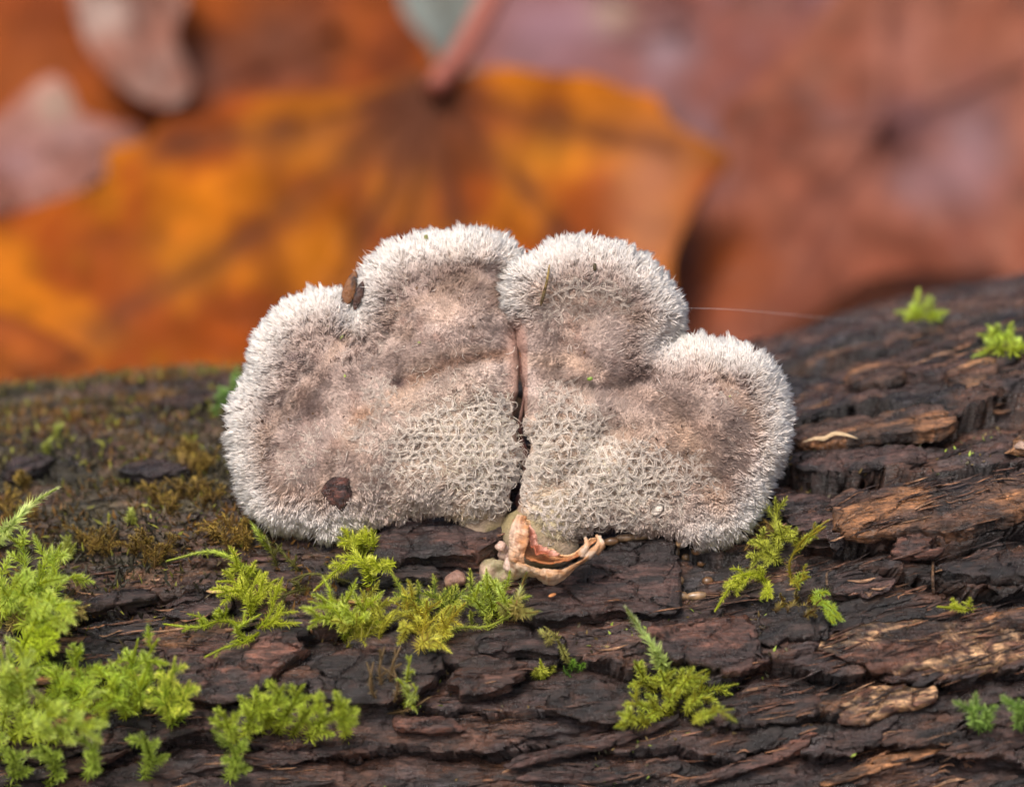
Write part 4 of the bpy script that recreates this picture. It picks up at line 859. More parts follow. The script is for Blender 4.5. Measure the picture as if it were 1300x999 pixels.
tuft('upright yellow stemmed moss fan in the middle row', [[(458, 818), (460, 790), (464, 765), (458, 748)], [(462, 812), (476, 785), (482, 762)], [(452, 812), (446, 795), (430, 800)], [(480, 812), (486, 790), (500, 775)], [(470, 800), (474, 780), (492, 760)], [(440, 820), (452, 808), (465, 806)]], 3, .06, 220, .9, c0=(0.39, 0.36, 0.04), lift=.2)
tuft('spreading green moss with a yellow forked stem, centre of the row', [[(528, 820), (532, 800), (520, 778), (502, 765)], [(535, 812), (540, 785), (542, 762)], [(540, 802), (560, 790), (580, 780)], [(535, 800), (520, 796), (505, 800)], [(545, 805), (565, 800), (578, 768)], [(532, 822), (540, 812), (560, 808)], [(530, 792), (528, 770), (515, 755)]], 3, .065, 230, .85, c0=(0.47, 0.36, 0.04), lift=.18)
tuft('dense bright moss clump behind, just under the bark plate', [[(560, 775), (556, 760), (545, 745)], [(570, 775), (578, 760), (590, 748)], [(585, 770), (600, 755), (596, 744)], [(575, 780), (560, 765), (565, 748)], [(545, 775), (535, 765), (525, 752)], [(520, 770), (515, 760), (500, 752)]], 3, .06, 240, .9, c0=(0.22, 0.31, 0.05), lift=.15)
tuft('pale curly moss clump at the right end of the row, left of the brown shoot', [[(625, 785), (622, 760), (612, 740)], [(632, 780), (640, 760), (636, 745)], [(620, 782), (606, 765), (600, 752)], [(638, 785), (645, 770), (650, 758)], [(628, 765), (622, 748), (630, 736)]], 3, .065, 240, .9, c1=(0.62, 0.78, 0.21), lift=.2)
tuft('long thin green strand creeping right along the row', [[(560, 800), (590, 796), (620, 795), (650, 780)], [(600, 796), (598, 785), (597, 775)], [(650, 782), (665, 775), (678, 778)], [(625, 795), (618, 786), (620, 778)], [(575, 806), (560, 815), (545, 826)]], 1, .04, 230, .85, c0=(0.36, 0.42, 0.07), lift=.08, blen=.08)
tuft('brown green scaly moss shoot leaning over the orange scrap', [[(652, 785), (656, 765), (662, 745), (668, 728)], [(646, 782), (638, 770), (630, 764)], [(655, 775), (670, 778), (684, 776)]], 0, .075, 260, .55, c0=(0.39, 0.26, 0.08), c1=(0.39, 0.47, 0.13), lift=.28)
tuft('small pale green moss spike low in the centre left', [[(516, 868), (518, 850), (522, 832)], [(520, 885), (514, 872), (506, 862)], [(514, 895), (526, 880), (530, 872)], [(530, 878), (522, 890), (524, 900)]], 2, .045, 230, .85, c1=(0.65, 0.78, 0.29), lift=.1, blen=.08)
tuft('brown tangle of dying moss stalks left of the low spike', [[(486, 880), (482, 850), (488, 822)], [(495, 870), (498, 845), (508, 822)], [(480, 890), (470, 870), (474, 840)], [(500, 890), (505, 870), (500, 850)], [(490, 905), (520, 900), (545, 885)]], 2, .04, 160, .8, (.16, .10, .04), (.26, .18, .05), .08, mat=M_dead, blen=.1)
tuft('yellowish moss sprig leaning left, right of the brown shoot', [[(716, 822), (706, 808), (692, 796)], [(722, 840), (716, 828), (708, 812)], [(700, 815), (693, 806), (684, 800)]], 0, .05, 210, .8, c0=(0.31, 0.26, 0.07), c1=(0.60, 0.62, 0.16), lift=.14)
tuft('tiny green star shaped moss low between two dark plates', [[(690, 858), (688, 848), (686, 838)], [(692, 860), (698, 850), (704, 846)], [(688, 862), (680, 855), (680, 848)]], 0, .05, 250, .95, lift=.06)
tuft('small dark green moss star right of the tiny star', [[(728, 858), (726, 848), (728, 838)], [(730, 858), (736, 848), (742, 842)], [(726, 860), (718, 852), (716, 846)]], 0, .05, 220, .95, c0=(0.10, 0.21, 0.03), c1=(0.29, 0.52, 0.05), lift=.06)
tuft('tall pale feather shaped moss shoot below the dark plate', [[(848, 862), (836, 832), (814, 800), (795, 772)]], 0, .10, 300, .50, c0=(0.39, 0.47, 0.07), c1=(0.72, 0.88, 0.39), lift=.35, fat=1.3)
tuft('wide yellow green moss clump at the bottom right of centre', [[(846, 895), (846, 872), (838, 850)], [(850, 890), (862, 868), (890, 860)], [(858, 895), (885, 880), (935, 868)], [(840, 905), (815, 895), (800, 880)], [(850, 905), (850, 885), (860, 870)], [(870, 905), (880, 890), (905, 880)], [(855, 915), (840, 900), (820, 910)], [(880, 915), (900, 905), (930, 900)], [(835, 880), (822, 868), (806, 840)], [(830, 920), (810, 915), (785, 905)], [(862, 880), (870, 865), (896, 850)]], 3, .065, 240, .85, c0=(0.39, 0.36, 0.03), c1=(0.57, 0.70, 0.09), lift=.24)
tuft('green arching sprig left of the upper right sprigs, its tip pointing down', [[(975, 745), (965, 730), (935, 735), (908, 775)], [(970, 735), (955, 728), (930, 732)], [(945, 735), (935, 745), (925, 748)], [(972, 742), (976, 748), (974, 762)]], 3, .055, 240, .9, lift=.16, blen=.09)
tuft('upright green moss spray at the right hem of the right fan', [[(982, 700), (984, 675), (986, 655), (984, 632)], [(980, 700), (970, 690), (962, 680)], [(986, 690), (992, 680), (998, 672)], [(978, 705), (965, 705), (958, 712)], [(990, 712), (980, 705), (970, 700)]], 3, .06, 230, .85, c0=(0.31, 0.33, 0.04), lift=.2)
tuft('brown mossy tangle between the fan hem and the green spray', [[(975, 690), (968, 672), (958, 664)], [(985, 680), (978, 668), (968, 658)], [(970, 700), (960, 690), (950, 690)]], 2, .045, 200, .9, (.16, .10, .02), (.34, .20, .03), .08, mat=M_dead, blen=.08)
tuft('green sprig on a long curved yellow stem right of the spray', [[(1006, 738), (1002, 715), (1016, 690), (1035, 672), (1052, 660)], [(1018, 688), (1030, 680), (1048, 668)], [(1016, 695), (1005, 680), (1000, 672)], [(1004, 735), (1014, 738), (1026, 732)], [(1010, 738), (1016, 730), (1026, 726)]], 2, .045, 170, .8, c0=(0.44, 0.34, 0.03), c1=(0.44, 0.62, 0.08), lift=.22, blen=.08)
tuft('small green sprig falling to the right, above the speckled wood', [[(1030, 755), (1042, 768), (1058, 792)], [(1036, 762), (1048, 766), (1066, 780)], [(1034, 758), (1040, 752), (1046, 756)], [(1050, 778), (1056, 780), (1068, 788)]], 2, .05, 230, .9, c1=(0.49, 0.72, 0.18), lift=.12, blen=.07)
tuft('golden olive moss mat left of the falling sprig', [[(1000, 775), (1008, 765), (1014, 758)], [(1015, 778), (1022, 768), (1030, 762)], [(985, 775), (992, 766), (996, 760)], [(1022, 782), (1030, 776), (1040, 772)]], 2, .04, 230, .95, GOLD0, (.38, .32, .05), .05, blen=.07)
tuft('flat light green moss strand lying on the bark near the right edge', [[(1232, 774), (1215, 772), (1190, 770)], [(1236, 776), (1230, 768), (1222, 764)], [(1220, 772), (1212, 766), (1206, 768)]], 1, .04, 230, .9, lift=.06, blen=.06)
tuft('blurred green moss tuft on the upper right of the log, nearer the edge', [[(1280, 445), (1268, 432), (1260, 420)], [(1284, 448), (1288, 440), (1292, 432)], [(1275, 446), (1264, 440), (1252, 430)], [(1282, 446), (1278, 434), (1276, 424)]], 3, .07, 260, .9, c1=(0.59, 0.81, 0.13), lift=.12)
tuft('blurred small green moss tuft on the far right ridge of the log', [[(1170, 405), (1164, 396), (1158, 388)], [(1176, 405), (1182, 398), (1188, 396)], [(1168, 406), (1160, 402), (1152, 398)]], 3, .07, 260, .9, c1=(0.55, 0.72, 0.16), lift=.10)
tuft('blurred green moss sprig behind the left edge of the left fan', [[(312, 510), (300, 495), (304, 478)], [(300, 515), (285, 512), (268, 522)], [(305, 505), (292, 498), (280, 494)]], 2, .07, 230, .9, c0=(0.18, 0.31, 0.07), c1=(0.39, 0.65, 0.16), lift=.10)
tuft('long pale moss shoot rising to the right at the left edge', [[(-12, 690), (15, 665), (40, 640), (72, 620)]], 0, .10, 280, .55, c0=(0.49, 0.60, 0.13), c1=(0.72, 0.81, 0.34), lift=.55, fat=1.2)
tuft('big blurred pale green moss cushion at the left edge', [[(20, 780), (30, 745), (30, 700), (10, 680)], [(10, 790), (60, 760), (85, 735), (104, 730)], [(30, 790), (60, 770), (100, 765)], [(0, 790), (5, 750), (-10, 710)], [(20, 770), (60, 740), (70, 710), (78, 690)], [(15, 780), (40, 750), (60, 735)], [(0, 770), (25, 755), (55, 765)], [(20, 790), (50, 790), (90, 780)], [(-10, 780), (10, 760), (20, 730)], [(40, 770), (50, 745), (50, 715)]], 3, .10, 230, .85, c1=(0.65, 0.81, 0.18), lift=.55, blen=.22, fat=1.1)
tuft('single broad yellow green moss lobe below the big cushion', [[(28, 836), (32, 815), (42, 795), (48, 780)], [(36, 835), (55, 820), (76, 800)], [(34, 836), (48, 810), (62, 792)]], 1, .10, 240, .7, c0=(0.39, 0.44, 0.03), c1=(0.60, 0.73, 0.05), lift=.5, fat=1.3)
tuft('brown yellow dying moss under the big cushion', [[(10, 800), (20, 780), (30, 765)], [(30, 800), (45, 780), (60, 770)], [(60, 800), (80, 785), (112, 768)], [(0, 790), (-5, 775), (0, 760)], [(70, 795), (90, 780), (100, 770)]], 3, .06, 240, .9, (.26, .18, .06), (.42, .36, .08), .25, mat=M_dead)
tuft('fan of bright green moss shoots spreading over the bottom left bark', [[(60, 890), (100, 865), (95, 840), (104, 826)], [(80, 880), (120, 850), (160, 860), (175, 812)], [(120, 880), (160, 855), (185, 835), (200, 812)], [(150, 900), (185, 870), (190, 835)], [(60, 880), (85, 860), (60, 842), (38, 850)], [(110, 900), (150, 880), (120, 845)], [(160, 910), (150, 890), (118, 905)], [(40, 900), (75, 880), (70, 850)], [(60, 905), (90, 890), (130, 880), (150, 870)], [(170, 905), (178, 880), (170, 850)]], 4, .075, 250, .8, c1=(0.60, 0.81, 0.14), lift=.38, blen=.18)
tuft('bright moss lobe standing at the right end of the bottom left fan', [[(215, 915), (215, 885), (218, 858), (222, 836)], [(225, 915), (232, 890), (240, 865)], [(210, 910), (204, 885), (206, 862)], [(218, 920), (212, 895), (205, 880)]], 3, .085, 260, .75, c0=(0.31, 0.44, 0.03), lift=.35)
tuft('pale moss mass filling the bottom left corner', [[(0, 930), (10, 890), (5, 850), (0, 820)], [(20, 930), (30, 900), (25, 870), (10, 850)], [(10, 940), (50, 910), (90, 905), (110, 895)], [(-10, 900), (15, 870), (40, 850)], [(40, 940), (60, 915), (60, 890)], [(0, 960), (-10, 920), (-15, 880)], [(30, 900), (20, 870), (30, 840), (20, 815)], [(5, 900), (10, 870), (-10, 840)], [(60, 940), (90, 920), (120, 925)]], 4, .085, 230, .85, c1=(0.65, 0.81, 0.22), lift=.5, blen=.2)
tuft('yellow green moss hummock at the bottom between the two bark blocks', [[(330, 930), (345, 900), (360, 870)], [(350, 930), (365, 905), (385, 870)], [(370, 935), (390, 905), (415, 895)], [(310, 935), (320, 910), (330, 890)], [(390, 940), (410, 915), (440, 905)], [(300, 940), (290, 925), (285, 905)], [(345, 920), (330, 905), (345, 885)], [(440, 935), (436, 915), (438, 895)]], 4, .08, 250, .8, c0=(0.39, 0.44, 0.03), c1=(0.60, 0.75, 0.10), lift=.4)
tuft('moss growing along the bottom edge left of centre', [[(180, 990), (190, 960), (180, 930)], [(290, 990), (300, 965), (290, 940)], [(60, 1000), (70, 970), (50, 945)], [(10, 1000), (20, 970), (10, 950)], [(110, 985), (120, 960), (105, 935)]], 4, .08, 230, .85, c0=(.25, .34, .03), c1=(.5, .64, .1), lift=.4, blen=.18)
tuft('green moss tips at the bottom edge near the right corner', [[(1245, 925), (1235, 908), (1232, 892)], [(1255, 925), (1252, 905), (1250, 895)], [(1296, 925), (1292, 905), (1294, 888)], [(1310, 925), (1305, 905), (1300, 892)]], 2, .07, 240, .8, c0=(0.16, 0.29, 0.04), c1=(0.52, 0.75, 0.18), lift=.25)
# golden brown tufts
for lab, pts in [('golden orange moss tuft, highest of those left of the fungus', [(240, 590), (252, 596), (232, 580), (262, 590), (246, 578)]),
                 ('mustard yellow moss tuft below the highest golden one', [(245, 632), (258, 640), (230, 625), (270, 632), (252, 622)]),
                 ('green and yellow moss tuft left of the mustard one', [(205, 640), (215, 650), (195, 632), (222, 642)]),
                 ('orange brown moss tuft on the bark under the mustard one', [(185, 710), (196, 716), (172, 700), (205, 705), (188, 695)]),
                 ('dark golden moss tuft left of the orange brown one', [(115, 695), (125, 690), (105, 688), (135, 700)]),
                 ('yellow brown moss tuft between the bark and the left hem of the fungus', [(290, 690), (302, 684), (278, 680), (312, 692), (296, 674)]),
                 ('rust brown moss tuft near the left edge of the picture', [(15, 660), (30, 650), (5, 640), (42, 655), (34, 622)])]:
    sh = []
    for (x_, y_) in pts:
        for _ in range(2):
            dx, dy = rng.uniform(-22, 22), rng.uniform(-26, -10); sh.append([(x_ - dx * .2, y_ + 8), (x_ + dx * .4, y_ + dy * .4), (x_ + dx, y_ + dy)])
    g = rng.uniform(.8, 1.15); tuft(lab, sh, 2, .055, 200, .9, tuple(np.array(GOLD0) * g), tuple(np.array(GOLD1) * g), .10, mat=M_dead, blen=.08)
# small yellow green points on the left back
for lab, pts in [('blurred yellow green moss speck high on the left back of the log', [(74, 548)]), ('blurred pale green moss speck left below the high one', [(62, 566)]), ('tiny bright green moss speck among brown moss left of the fungus', [(168, 655)]), ('pale whitish green moss tip above the big cushion', [(84, 690), (88, 700)])]:
    sh = [[(x_ + rng.uniform(-5, 5), y_ + 8), (x_ + rng.uniform(-5, 5), y_), (x_ + rng.uniform(-8, 8), y_ - 10)] for (x_, y_) in pts for _ in range(3)]
    tuft(lab, sh, 0, .05, 240, .8, c0=(.34, .36, .05), c1=(.48, .54, .12), lift=.08)
# carpet of brown dead moss on the left of the log: nobody could count it
B = Blades(); n = 52000
x_ = rng.uniform(-7.5, .6, n); s_ = rng.uniform(1.15, 4.9, n)
dens = sstep(.3, -2.0, x_ - .9 * (s_ - 2.4)) * sstep(-.25, .15, fbm(x_ * 2.0, s_ * 2.6, 801, 3) + .5) * sstep(1.1, 1.9, s_ + .25 * fbm(x_, s_, 3)); k = rng.random(n) < dens; x_, s_ = x_[k], s_[k]
h_ = log_h(x_.copy(), s_.copy()); P = surf(x_, s_ / R0, h_ - .01); m = len(x_); nn = norm(np.stack([0 * x_, -np.cos(s_ / R0), np.sin(s_ / R0)], -1))
ax = norm(nn * .8 + rng.normal(0, .55, (m, 3))); sd_ = norm(np.cross(ax, rng.normal(size=(m, 3)))); q = fbm(x_ * 1.6, s_ * 2, 811, 3)[:, None] + rng.normal(0, .3, (m, 1))
c = np.where(rng.random((m, 1)) > .90, np.array([.20, .20, .03]), np.where(q > .35, np.array([.15, .075, .018]), np.where(q > -.1, np.array([.07, .052, .022]), np.array([.035, .032, .020])))) * rng.uniform(.7, 1.3, (m, 1))
B.leaves(P, ax, sd_, rng.uniform(.035, .11, m), rng.uniform(.006, .012, m), c * .8, c * 1.2)
o = B.build('moss_carpet', M_dead); tag(o, 'thin carpet of brown and olive dead moss on the left back of the log', 'moss', kind='stuff')
# thin scatter of moss leaves and debris in the bark grooves
B = Blades(); n = 9000
x_ = rng.uniform(-4.5, 4.5, n); s_ = rng.uniform(-.4, 2.4, n); k = rng.random(n) < sstep(.15, .55, fbm(x_ * 1.4, s_ * 3, 821, 3)) * .9; x_, s_ = x_[k], s_[k]; m = len(x_)
P = surf(x_, s_ / R0, log_h(x_.copy(), s_.copy()) - .005); nn = norm(np.stack([0 * x_, -np.cos(s_ / R0), np.sin(s_ / R0)], -1)); ax = norm(nn * .6 + rng.normal(0, .6, (m, 3))); sd_ = norm(np.cross(ax, rng.normal(size=(m, 3))))
q = rng.random((m, 1)); c = np.where(q > .75, np.array([.30, .40, .06]), np.where(q > .4, np.array([.20, .14, .05]), np.array([.10, .09, .05])))
B.leaves(P, ax, sd_, rng.uniform(.025, .06, m), rng.uniform(.005, .010, m), c * .8, c * 1.2)
o = B.build('moss_debris', M_dead); tag(o, 'loose crumbs of moss and bark scattered in the grooves of the log', 'debris', kind='stuff')

# ------------------------------------------------------------------ forest floor rising behind the log
def ground(x, y):
    yy = y + .8 * fbm(x * .12, y * .12, 901, 3)
    rise = np.clip(yy - 3.2, 0, 19.0); rise = rise * sstep(0, 4, rise + 1)
    return -6.35 + .93 * rise * sstep(-2, 12, rise) - 1.7 * sstep(0, 3, rise) + .25 * fbm(x * .3, y * .3, 905, 3) - 0.02 * np.clip(yy - 26, 0, 400) * 0
gx = np.concatenate([[-3000, -1200, -400, -150, -80, -50], np.linspace(-36, 36, 120), [50, 80, 150, 400, 1200, 3000]]); gy = np.concatenate([[-3000, -1000, -300, -100, -50], np.linspace(-30, 40, 150), [60, 100, 200, 500, 1200, 3000]])
GX, GY = np.meshgrid(gx, gy, indexing='ij'); GZ = ground(GX, GY)
gc = mixc((.045, .03, .02), (.10, .055, .03), sstep(-.4, .4, fbm(GX * .5, GY * .5, 911, 4)))
o = link('ground', meshdata('ground', np.stack([GX, GY, GZ], -1).reshape(-1, 3), [gridfaces(len(gx), len(gy))[:, ::-1]], gc.reshape(-1, 3)), M_soil); tag(o, kind='structure')

# ------------------------------------------------------------------ maple leaves
def maple(n=200, seed=0):           # generic five lobed outline, stem at bottom
    r = np.random.default_rng(seed); tips = [(-2.15, .55), (-1.15, .95), (0, 1.15), (1.15, .95), (2.15, .55)]; pts = [(0, -.12)]
    for i, (a, L) in enumerate(tips):
        a += r.normal(0, .06); L *= r.uniform(.9, 1.1)
        for da, f in ((-.42, .62), (-.26, .70), (-.20, .86), (0, 1.0), (.20, .86), (.26, .70), (.42, .62)): pts.append((math.sin(a + da) * L * f, math.cos(a + da) * L * f))
        if i < 4: am = (a + tips[i + 1][0]) / 2; pts.append((math.sin(am) * .40, math.cos(am) * .40))
    return smooth_closed(pts, n, 1)
def leafmesh(out, org, P3, colfn, thick=.03, nr=46, relief=.05):
    """out (N,2) outline in leaf plane, org origin of the veins, P3 maps (x,y)-> stage coords"""
    ts = np.linspace(.0, 1, nr) ** .85; ts[0] = .004; G = np.stack([org + (out - org) * t for t in ts]); S = P3(G[..., 0], G[..., 1])
    du = np.gradient(S, axis=0); dv = (np.roll(S, -1, 1) - np.roll(S, 1, 1)); nn = norm(np.cross(du, dv)); C = colfn(G[..., 0], G[..., 1])
    Fv, Bv = S + nn * thick * .5, S - nn * thick * .5; V = np.concatenate([Fv.reshape(-1, 3), Bv[::-1].reshape(-1, 3)]); CC = np.concatenate([C.reshape(-1, 3), C[::-1].reshape(-1, 3) * .9])
    return W3(V), [gridfaces(nr * 2, len(out), 0, True)], CC
def photo_leaf(name, label, pts, org, v0, ku, kx, colA, colB, veins, bend=.35, seed=0, blotch=(), nr=42, vcol=(.12, .04, .02), stem=None, amp=.3, vs=1.0, dk=1.0, dull=False):
    """pts: outline as seen; the blade stands at distance v0 (at its vein origin) and leans back by ku per unit height, kx sideways"""
    o0 = at(org[0], org[1], v0); out = smooth_closed(pts, 170, 2)
    def P3(px, py):
        dx = (px - org[0]) / 200 * (DIST + v0) / DIST; dz = (org[1] - py) / 200 * (DIST + v0) / DIST
        wv = amp * fbm(dx * .35 + seed * 5, dz * .35, 950 + seed, 3) + .06 * fbm(dx * 1.6, dz * 1.6, 960 + seed, 2)
        vn = 0
        for (a, b) in veins: vn = vn + .04 * np.exp(-(pdist(np.array([org, (a, b)], float), px, py, False)[0] / 7) ** 2)
        v = v0 + ku * dz + kx * dx + wv + bend * .05 * dx * dx - vn
        s = (DIST + v) / DIST                # real leaning sheet: position at its own depth
        return np.stack([(px - 650) / 200 * s, v, (499.5 - py) / 200 * s], -1)
    def colfn(px, py):
        n1 = fbm(px * .012 + seed, py * .012, 970 + seed, 4); n2 = fbm(px * .03, py * .03 + seed, 980 + seed, 4)
        c = mixc(colA, colB, sstep(-.35, .4, n1 + .4 * n2)); n3 = fbm(px * .02, py * .02 + 7 * seed, 990 + seed, 4); c = mixc(c, np.asarray(colB) * .55, .75 * sstep(.0, .7, n3)); c = c * (1 + .32 * n2[..., None])
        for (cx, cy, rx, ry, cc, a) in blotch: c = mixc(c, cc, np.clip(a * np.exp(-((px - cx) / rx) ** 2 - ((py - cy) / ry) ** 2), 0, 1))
        for (a, b) in veins:
            d = pdist(np.array([org, ((org[0] + a) / 2 + 12, (org[1] + b) / 2 + 14), (a, b)], float), px + 10 * n1, py + 10 * n2, False)[0]; c = mixc(c, vcol, vs * .5 * np.exp(-(d / 11) ** 2) * sstep(-.5, .3, n2)); c = mixc(c, vcol, vs * .35 * np.exp(-(d / 26) ** 2))
        return np.clip(c * dk, 0, 1)
    Vv, F, C = leafmesh(out, np.array(org, float), P3, colfn, .04, nr)
    root = empty(name, W3(P3(np.array([float(org[0])]), np.array([float(org[1])]))[0]), label, 'leaf', 'fallen maple leaves behind the log')
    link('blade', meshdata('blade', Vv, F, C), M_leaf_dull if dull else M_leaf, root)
    if stem:
        p = spline([P3(np.array([float(a)]), np.array([float(b)]))[0] - EV * .12 for a, b in stem], 20)
        blob('leaf_stem', M_scrap, root, lofted(p, np.linspace(.09, .12, 20)), N=12, col=(.24, .065, .04), wob=.006)
    return root
OR1, OR2 = (.56, .16, .006), (.33, .065, .006)
photo_leaf('maple_leaf', 'large bright orange maple leaf right behind the fungus with dark veins meeting at top centre',
    [(560, 92), (600, 96), (640, 84), (700, 98), (760, 96), (800, 122), (836, 118), (850, 160), (890, 176), (938, 205), (905, 228), (882, 262), (866, 300), (850, 335), (858, 380), (830, 440), (780, 560), (560, 600), (300, 560), (90, 520), (70, 480), (-60, 380), (-60, 280), (-10, 300), (50, 296), (70, 262), (120, 256), (140, 215), (128, 190), (190, 182), (205, 150), (250, 158), (300, 118), (350, 134), (400, 118), (450, 122), (500, 98), (535, 88)],
    (552, 112), 6.4, .55, .05, OR1, OR2, [(120, 425), (300, 560), (430, 560), (610, 560), (930, 206), (200, 190), (800, 400)], seed=1,
    blotch=[(520, 170, 60, 60, (.16, .07, .04), .8), (230, 330, 60, 40, (.60, .20, .010), .5), (400, 300, 60, 60, (.60, .19, .01), .5), (690, 200, 60, 40, (.62, .23, .02), .5), (830, 220, 50, 60, (.50, .20, .10), .8), (820, 300, 40, 60, (.50, .20, .10), .8), (400, 190, 110, 30, (.42, .14, .02), .5), (560, 300, 40, 60, (.30, .08, .015), .6), (100, 430, 60, 30, (.45, .13, .02), .6)],
    stem=[(552, 112), (580, 78), (600, 45), (625, 0), (650, -60)], dk=.50, dull=True, vs=1.35)
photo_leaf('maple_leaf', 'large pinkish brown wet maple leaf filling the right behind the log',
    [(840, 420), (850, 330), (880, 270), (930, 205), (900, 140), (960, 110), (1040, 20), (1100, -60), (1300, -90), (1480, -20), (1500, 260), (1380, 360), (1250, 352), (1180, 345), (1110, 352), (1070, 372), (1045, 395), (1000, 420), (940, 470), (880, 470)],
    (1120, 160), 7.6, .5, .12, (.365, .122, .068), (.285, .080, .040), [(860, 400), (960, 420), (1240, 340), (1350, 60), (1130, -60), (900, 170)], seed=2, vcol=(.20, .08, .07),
    blotch=[(925, 335, 62, 60, (.42, .085, .006), 1.), (865, 330, 24, 70, (.10, .03, .015), .85), (900, 240, 50, 30, (.24, .09, .08), .6), (1060, 150, 30, 20, (.16, .10, .10), .5), (1170, 235, 50, 36, (.30, .18, .20), .7), (1235, 190, 46, 70, (.32, .19, .21), .75), (1150, 150, 40, 30, (.28, .16, .18), .6), (1150, 60, 60, 60, (.38, .14, .10), .5), (1060, 300, 80, 60, (.36, .12, .07), .5), (1020, 120, 20, 10, (.12, .07, .07), .5)], amp=.5, vs=.35, dk=.48)  # mauve blotches paint sky reflections; dark left-edge blotch paints the orange leaf's shadow
photo_leaf('maple_leaf', 'mauve brown folded maple leaf at the top right of the orange one',
    [(600, 110), (590, 40), (630, -60), (800, -120), (1000, -100), (1120, -60), (1060, 40), (1000, 110), (940, 180), (940, 260), (860, 220), (760, 150), (680, 130)],
    (860, 40), 9.4, .45, -.1, (.30, .14, .14), (.27, .085, .06), [(620, 60), (700, -60), (940, 200), (1000, -60)], seed=3, vcol=(.16, .07, .06),
    blotch=[(700, 40, 90, 50, (.32, .17, .20), .95), (780, 20, 25, 20, (.60, .42, .30), .8), (850, 60, 30, 30, (.38, .28, .32), .8), (960, 20, 40, 40, (.28, .09, .06), .7), (930, 150, 14, 60, (.14, .04, .03), .7)], amp=.6, vs=.5, dk=.52)  # bluish mauve blotches: reflected sky put into the blade colour
photo_leaf('maple_leaf', 'dark orange brown maple leaf across the top left',
    [(-120, -60), (100, -140), (400, -140), (520, -60), (500, 10), (560, 70), (545, 130), (440, 170), (300, 190), (160, 200), (40, 220), (-100, 180), (-160, 60)],
    (420, 40), 8.6, .5, .0, (.36, .078, .008), (.25, .052, .010), [(180, 160), (60, 20), (200, -100), (540, 100)], seed=4, vcol=(.12, .03, .015),
    blotch=[(370, 50, 60, 50, (.20, .09, .06), .6), (40, 110, 60, 60, (.38, .10, .02), .6), (240, 90, 60, 40, (.26, .13, .10), .7), (330, 100, 60, 14, (.16, .06, .05), .6)], amp=.5, vs=.35, dk=.5, dull=True)
photo_leaf('maple_leaf', 'pale pinkish wet curled leaf lying over the dark orange one at top left',
    [(85, -60), (160, -90), (230, -60), (240, 0), (215, 50), (250, 100), (230, 140), (180, 130), (130, 90), (100, 40)],
    (165, 30), 7.8, .5, .1, (.48, .28, .22), (.36, .15, .10), [(200, 120), (150, -60)], seed=5, vcol=(.24, .10, .08), blotch=[(140, 20, 30, 25, (.66, .50, .42), .8)], amp=.5, vs=.35, dk=.48)  # pale pink includes the wet highlights, painted into the blade colour
photo_leaf('maple_leaf', 'pink and mauve curled leaf at the left edge above the orange one',
    [(-80, 180), (-20, 170), (60, 90), (90, 110), (100, 150), (170, 160), (185, 180), (140, 220), (90, 250), (50, 275), (-20, 262), (-90, 280)],
    (60, 190), 7.0, .5, .1, (.46, .20, .15), (.36, .12, .07), [(170, 170), (-60, 240)], seed=6, vcol=(.22, .09, .06), blotch=[(70, 135, 26, 26, (.50, .38, .28), .7), (90, 175, 40, 16, (.46, .28, .26), .7), (20, 210, 40, 26, (.44, .25, .26), .6)], amp=.5, vs=.35, dk=.48)  # mauve blotches are wet glints painted into the colour
photo_leaf('maple_leaf', 'deep orange brown leaf tucked under the big orange one at lower left',
    [(-80, 380), (0, 395), (60, 420), (120, 455), (160, 500), (120, 560), (-80, 560)],
    (30, 480), 5.2, .5, .0, (.30, .075, .008), (.22, .05, .008), [(-60, 420), (100, 450)], seed=7, vcol=(.10, .03, .01), amp=.25, dk=.8, dull=True)
photo_leaf('maple_leaf', 'pale grey green underside of a leaf showing in the gap at top centre',
    [(440, -80), (560, -120), (680, -80), (660, 20), (620, 90), (560, 90), (510, 50), (460, 0)],
    (560, 0), 10.6, .45, 0, (.30, .34, .31), (.24, .27, .24), [(560, 80), (480, -60), (640, -60)], seed=8, vcol=(.2, .2, .17), amp=.4, dk=.5)
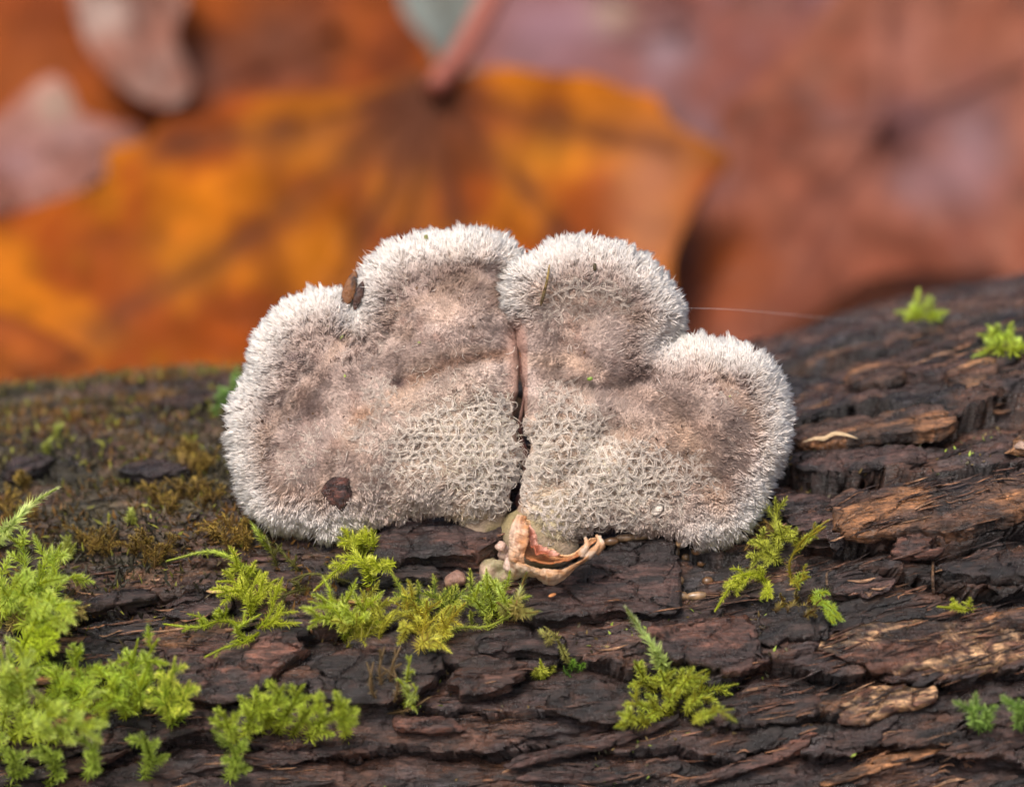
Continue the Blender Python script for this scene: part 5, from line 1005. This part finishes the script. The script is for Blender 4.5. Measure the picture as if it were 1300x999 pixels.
photo_leaf('maple_leaf', 'leaf coloured as dark brown shade in the gap between the big orange leaf and the left edge',
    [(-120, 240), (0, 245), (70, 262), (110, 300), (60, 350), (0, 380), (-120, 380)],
    (0, 300), 8.4, .5, 0, (.10, .03, .015), (.07, .025, .02), [(90, 300), (-90, 340)], seed=9, vcol=(.04, .015, .01), amp=.3)  # shade of the gap between leaves put into this blade's dark colour
# litter: more leaves than anyone could count on the slope and round the log
VV, FF, CC = [], [], []; off = 0; r9 = np.random.default_rng(5)
for i in range(380):
    out = maple(34, i % 12); x0 = r9.uniform(-26, 26); y0 = r9.uniform(4.5, 24) if i < 300 else r9.uniform(-24, -5); sc = r9.uniform(1.6, 3.4); th = r9.uniform(0, 6.28); c, s = math.cos(th), math.sin(th)
    ts = np.array([.01, .3, .6, .85, 1.0]); G = np.stack([out * t for t in ts]) * sc; gx_, gy_ = x0 + G[..., 0] * c - G[..., 1] * s, y0 + (G[..., 0] * s + G[..., 1] * c) * (.75 if i < 300 else 1)
    curl = r9.uniform(-.1, .25); z = ground(gx_, gy_) + .10 + r9.uniform(0, .5) + curl * (np.hypot(G[..., 0], G[..., 1]) / sc) ** 2 * sc * .5 + .08 * fbm(gx_ * .8, gy_ * .8, i, 2)
    if i < 300: z = np.minimum(z, ground(gx_, gy_) + 1.2)
    S = np.stack([gx_, gy_, z], -1); S2 = S - np.array([0, 0, .03]); V = np.concatenate([S.reshape(-1, 3), S2[::-1].reshape(-1, 3)])
    pal = [(.15, .036, .008), (.10, .03, .014), (.14, .055, .035), (.18, .06, .012), (.07, .026, .014), (.12, .05, .04)][r9.integers(6)]
    C = np.asarray(pal) * (1 + .3 * fbm(V[:, 0] * .9, V[:, 1] * .9, i + 40, 3))[:, None]
    FF.append(gridfaces(10, 34, off, True)); VV.append(V); CC.append(C); off += len(V)
o = link('leaf_litter', meshdata('leaf_litter', np.concatenate(VV), FF, np.concatenate(CC)), M_litter); tag(o, 'deep litter of brown and orange fallen leaves on the ground behind the log', 'leaf litter', kind='stuff')
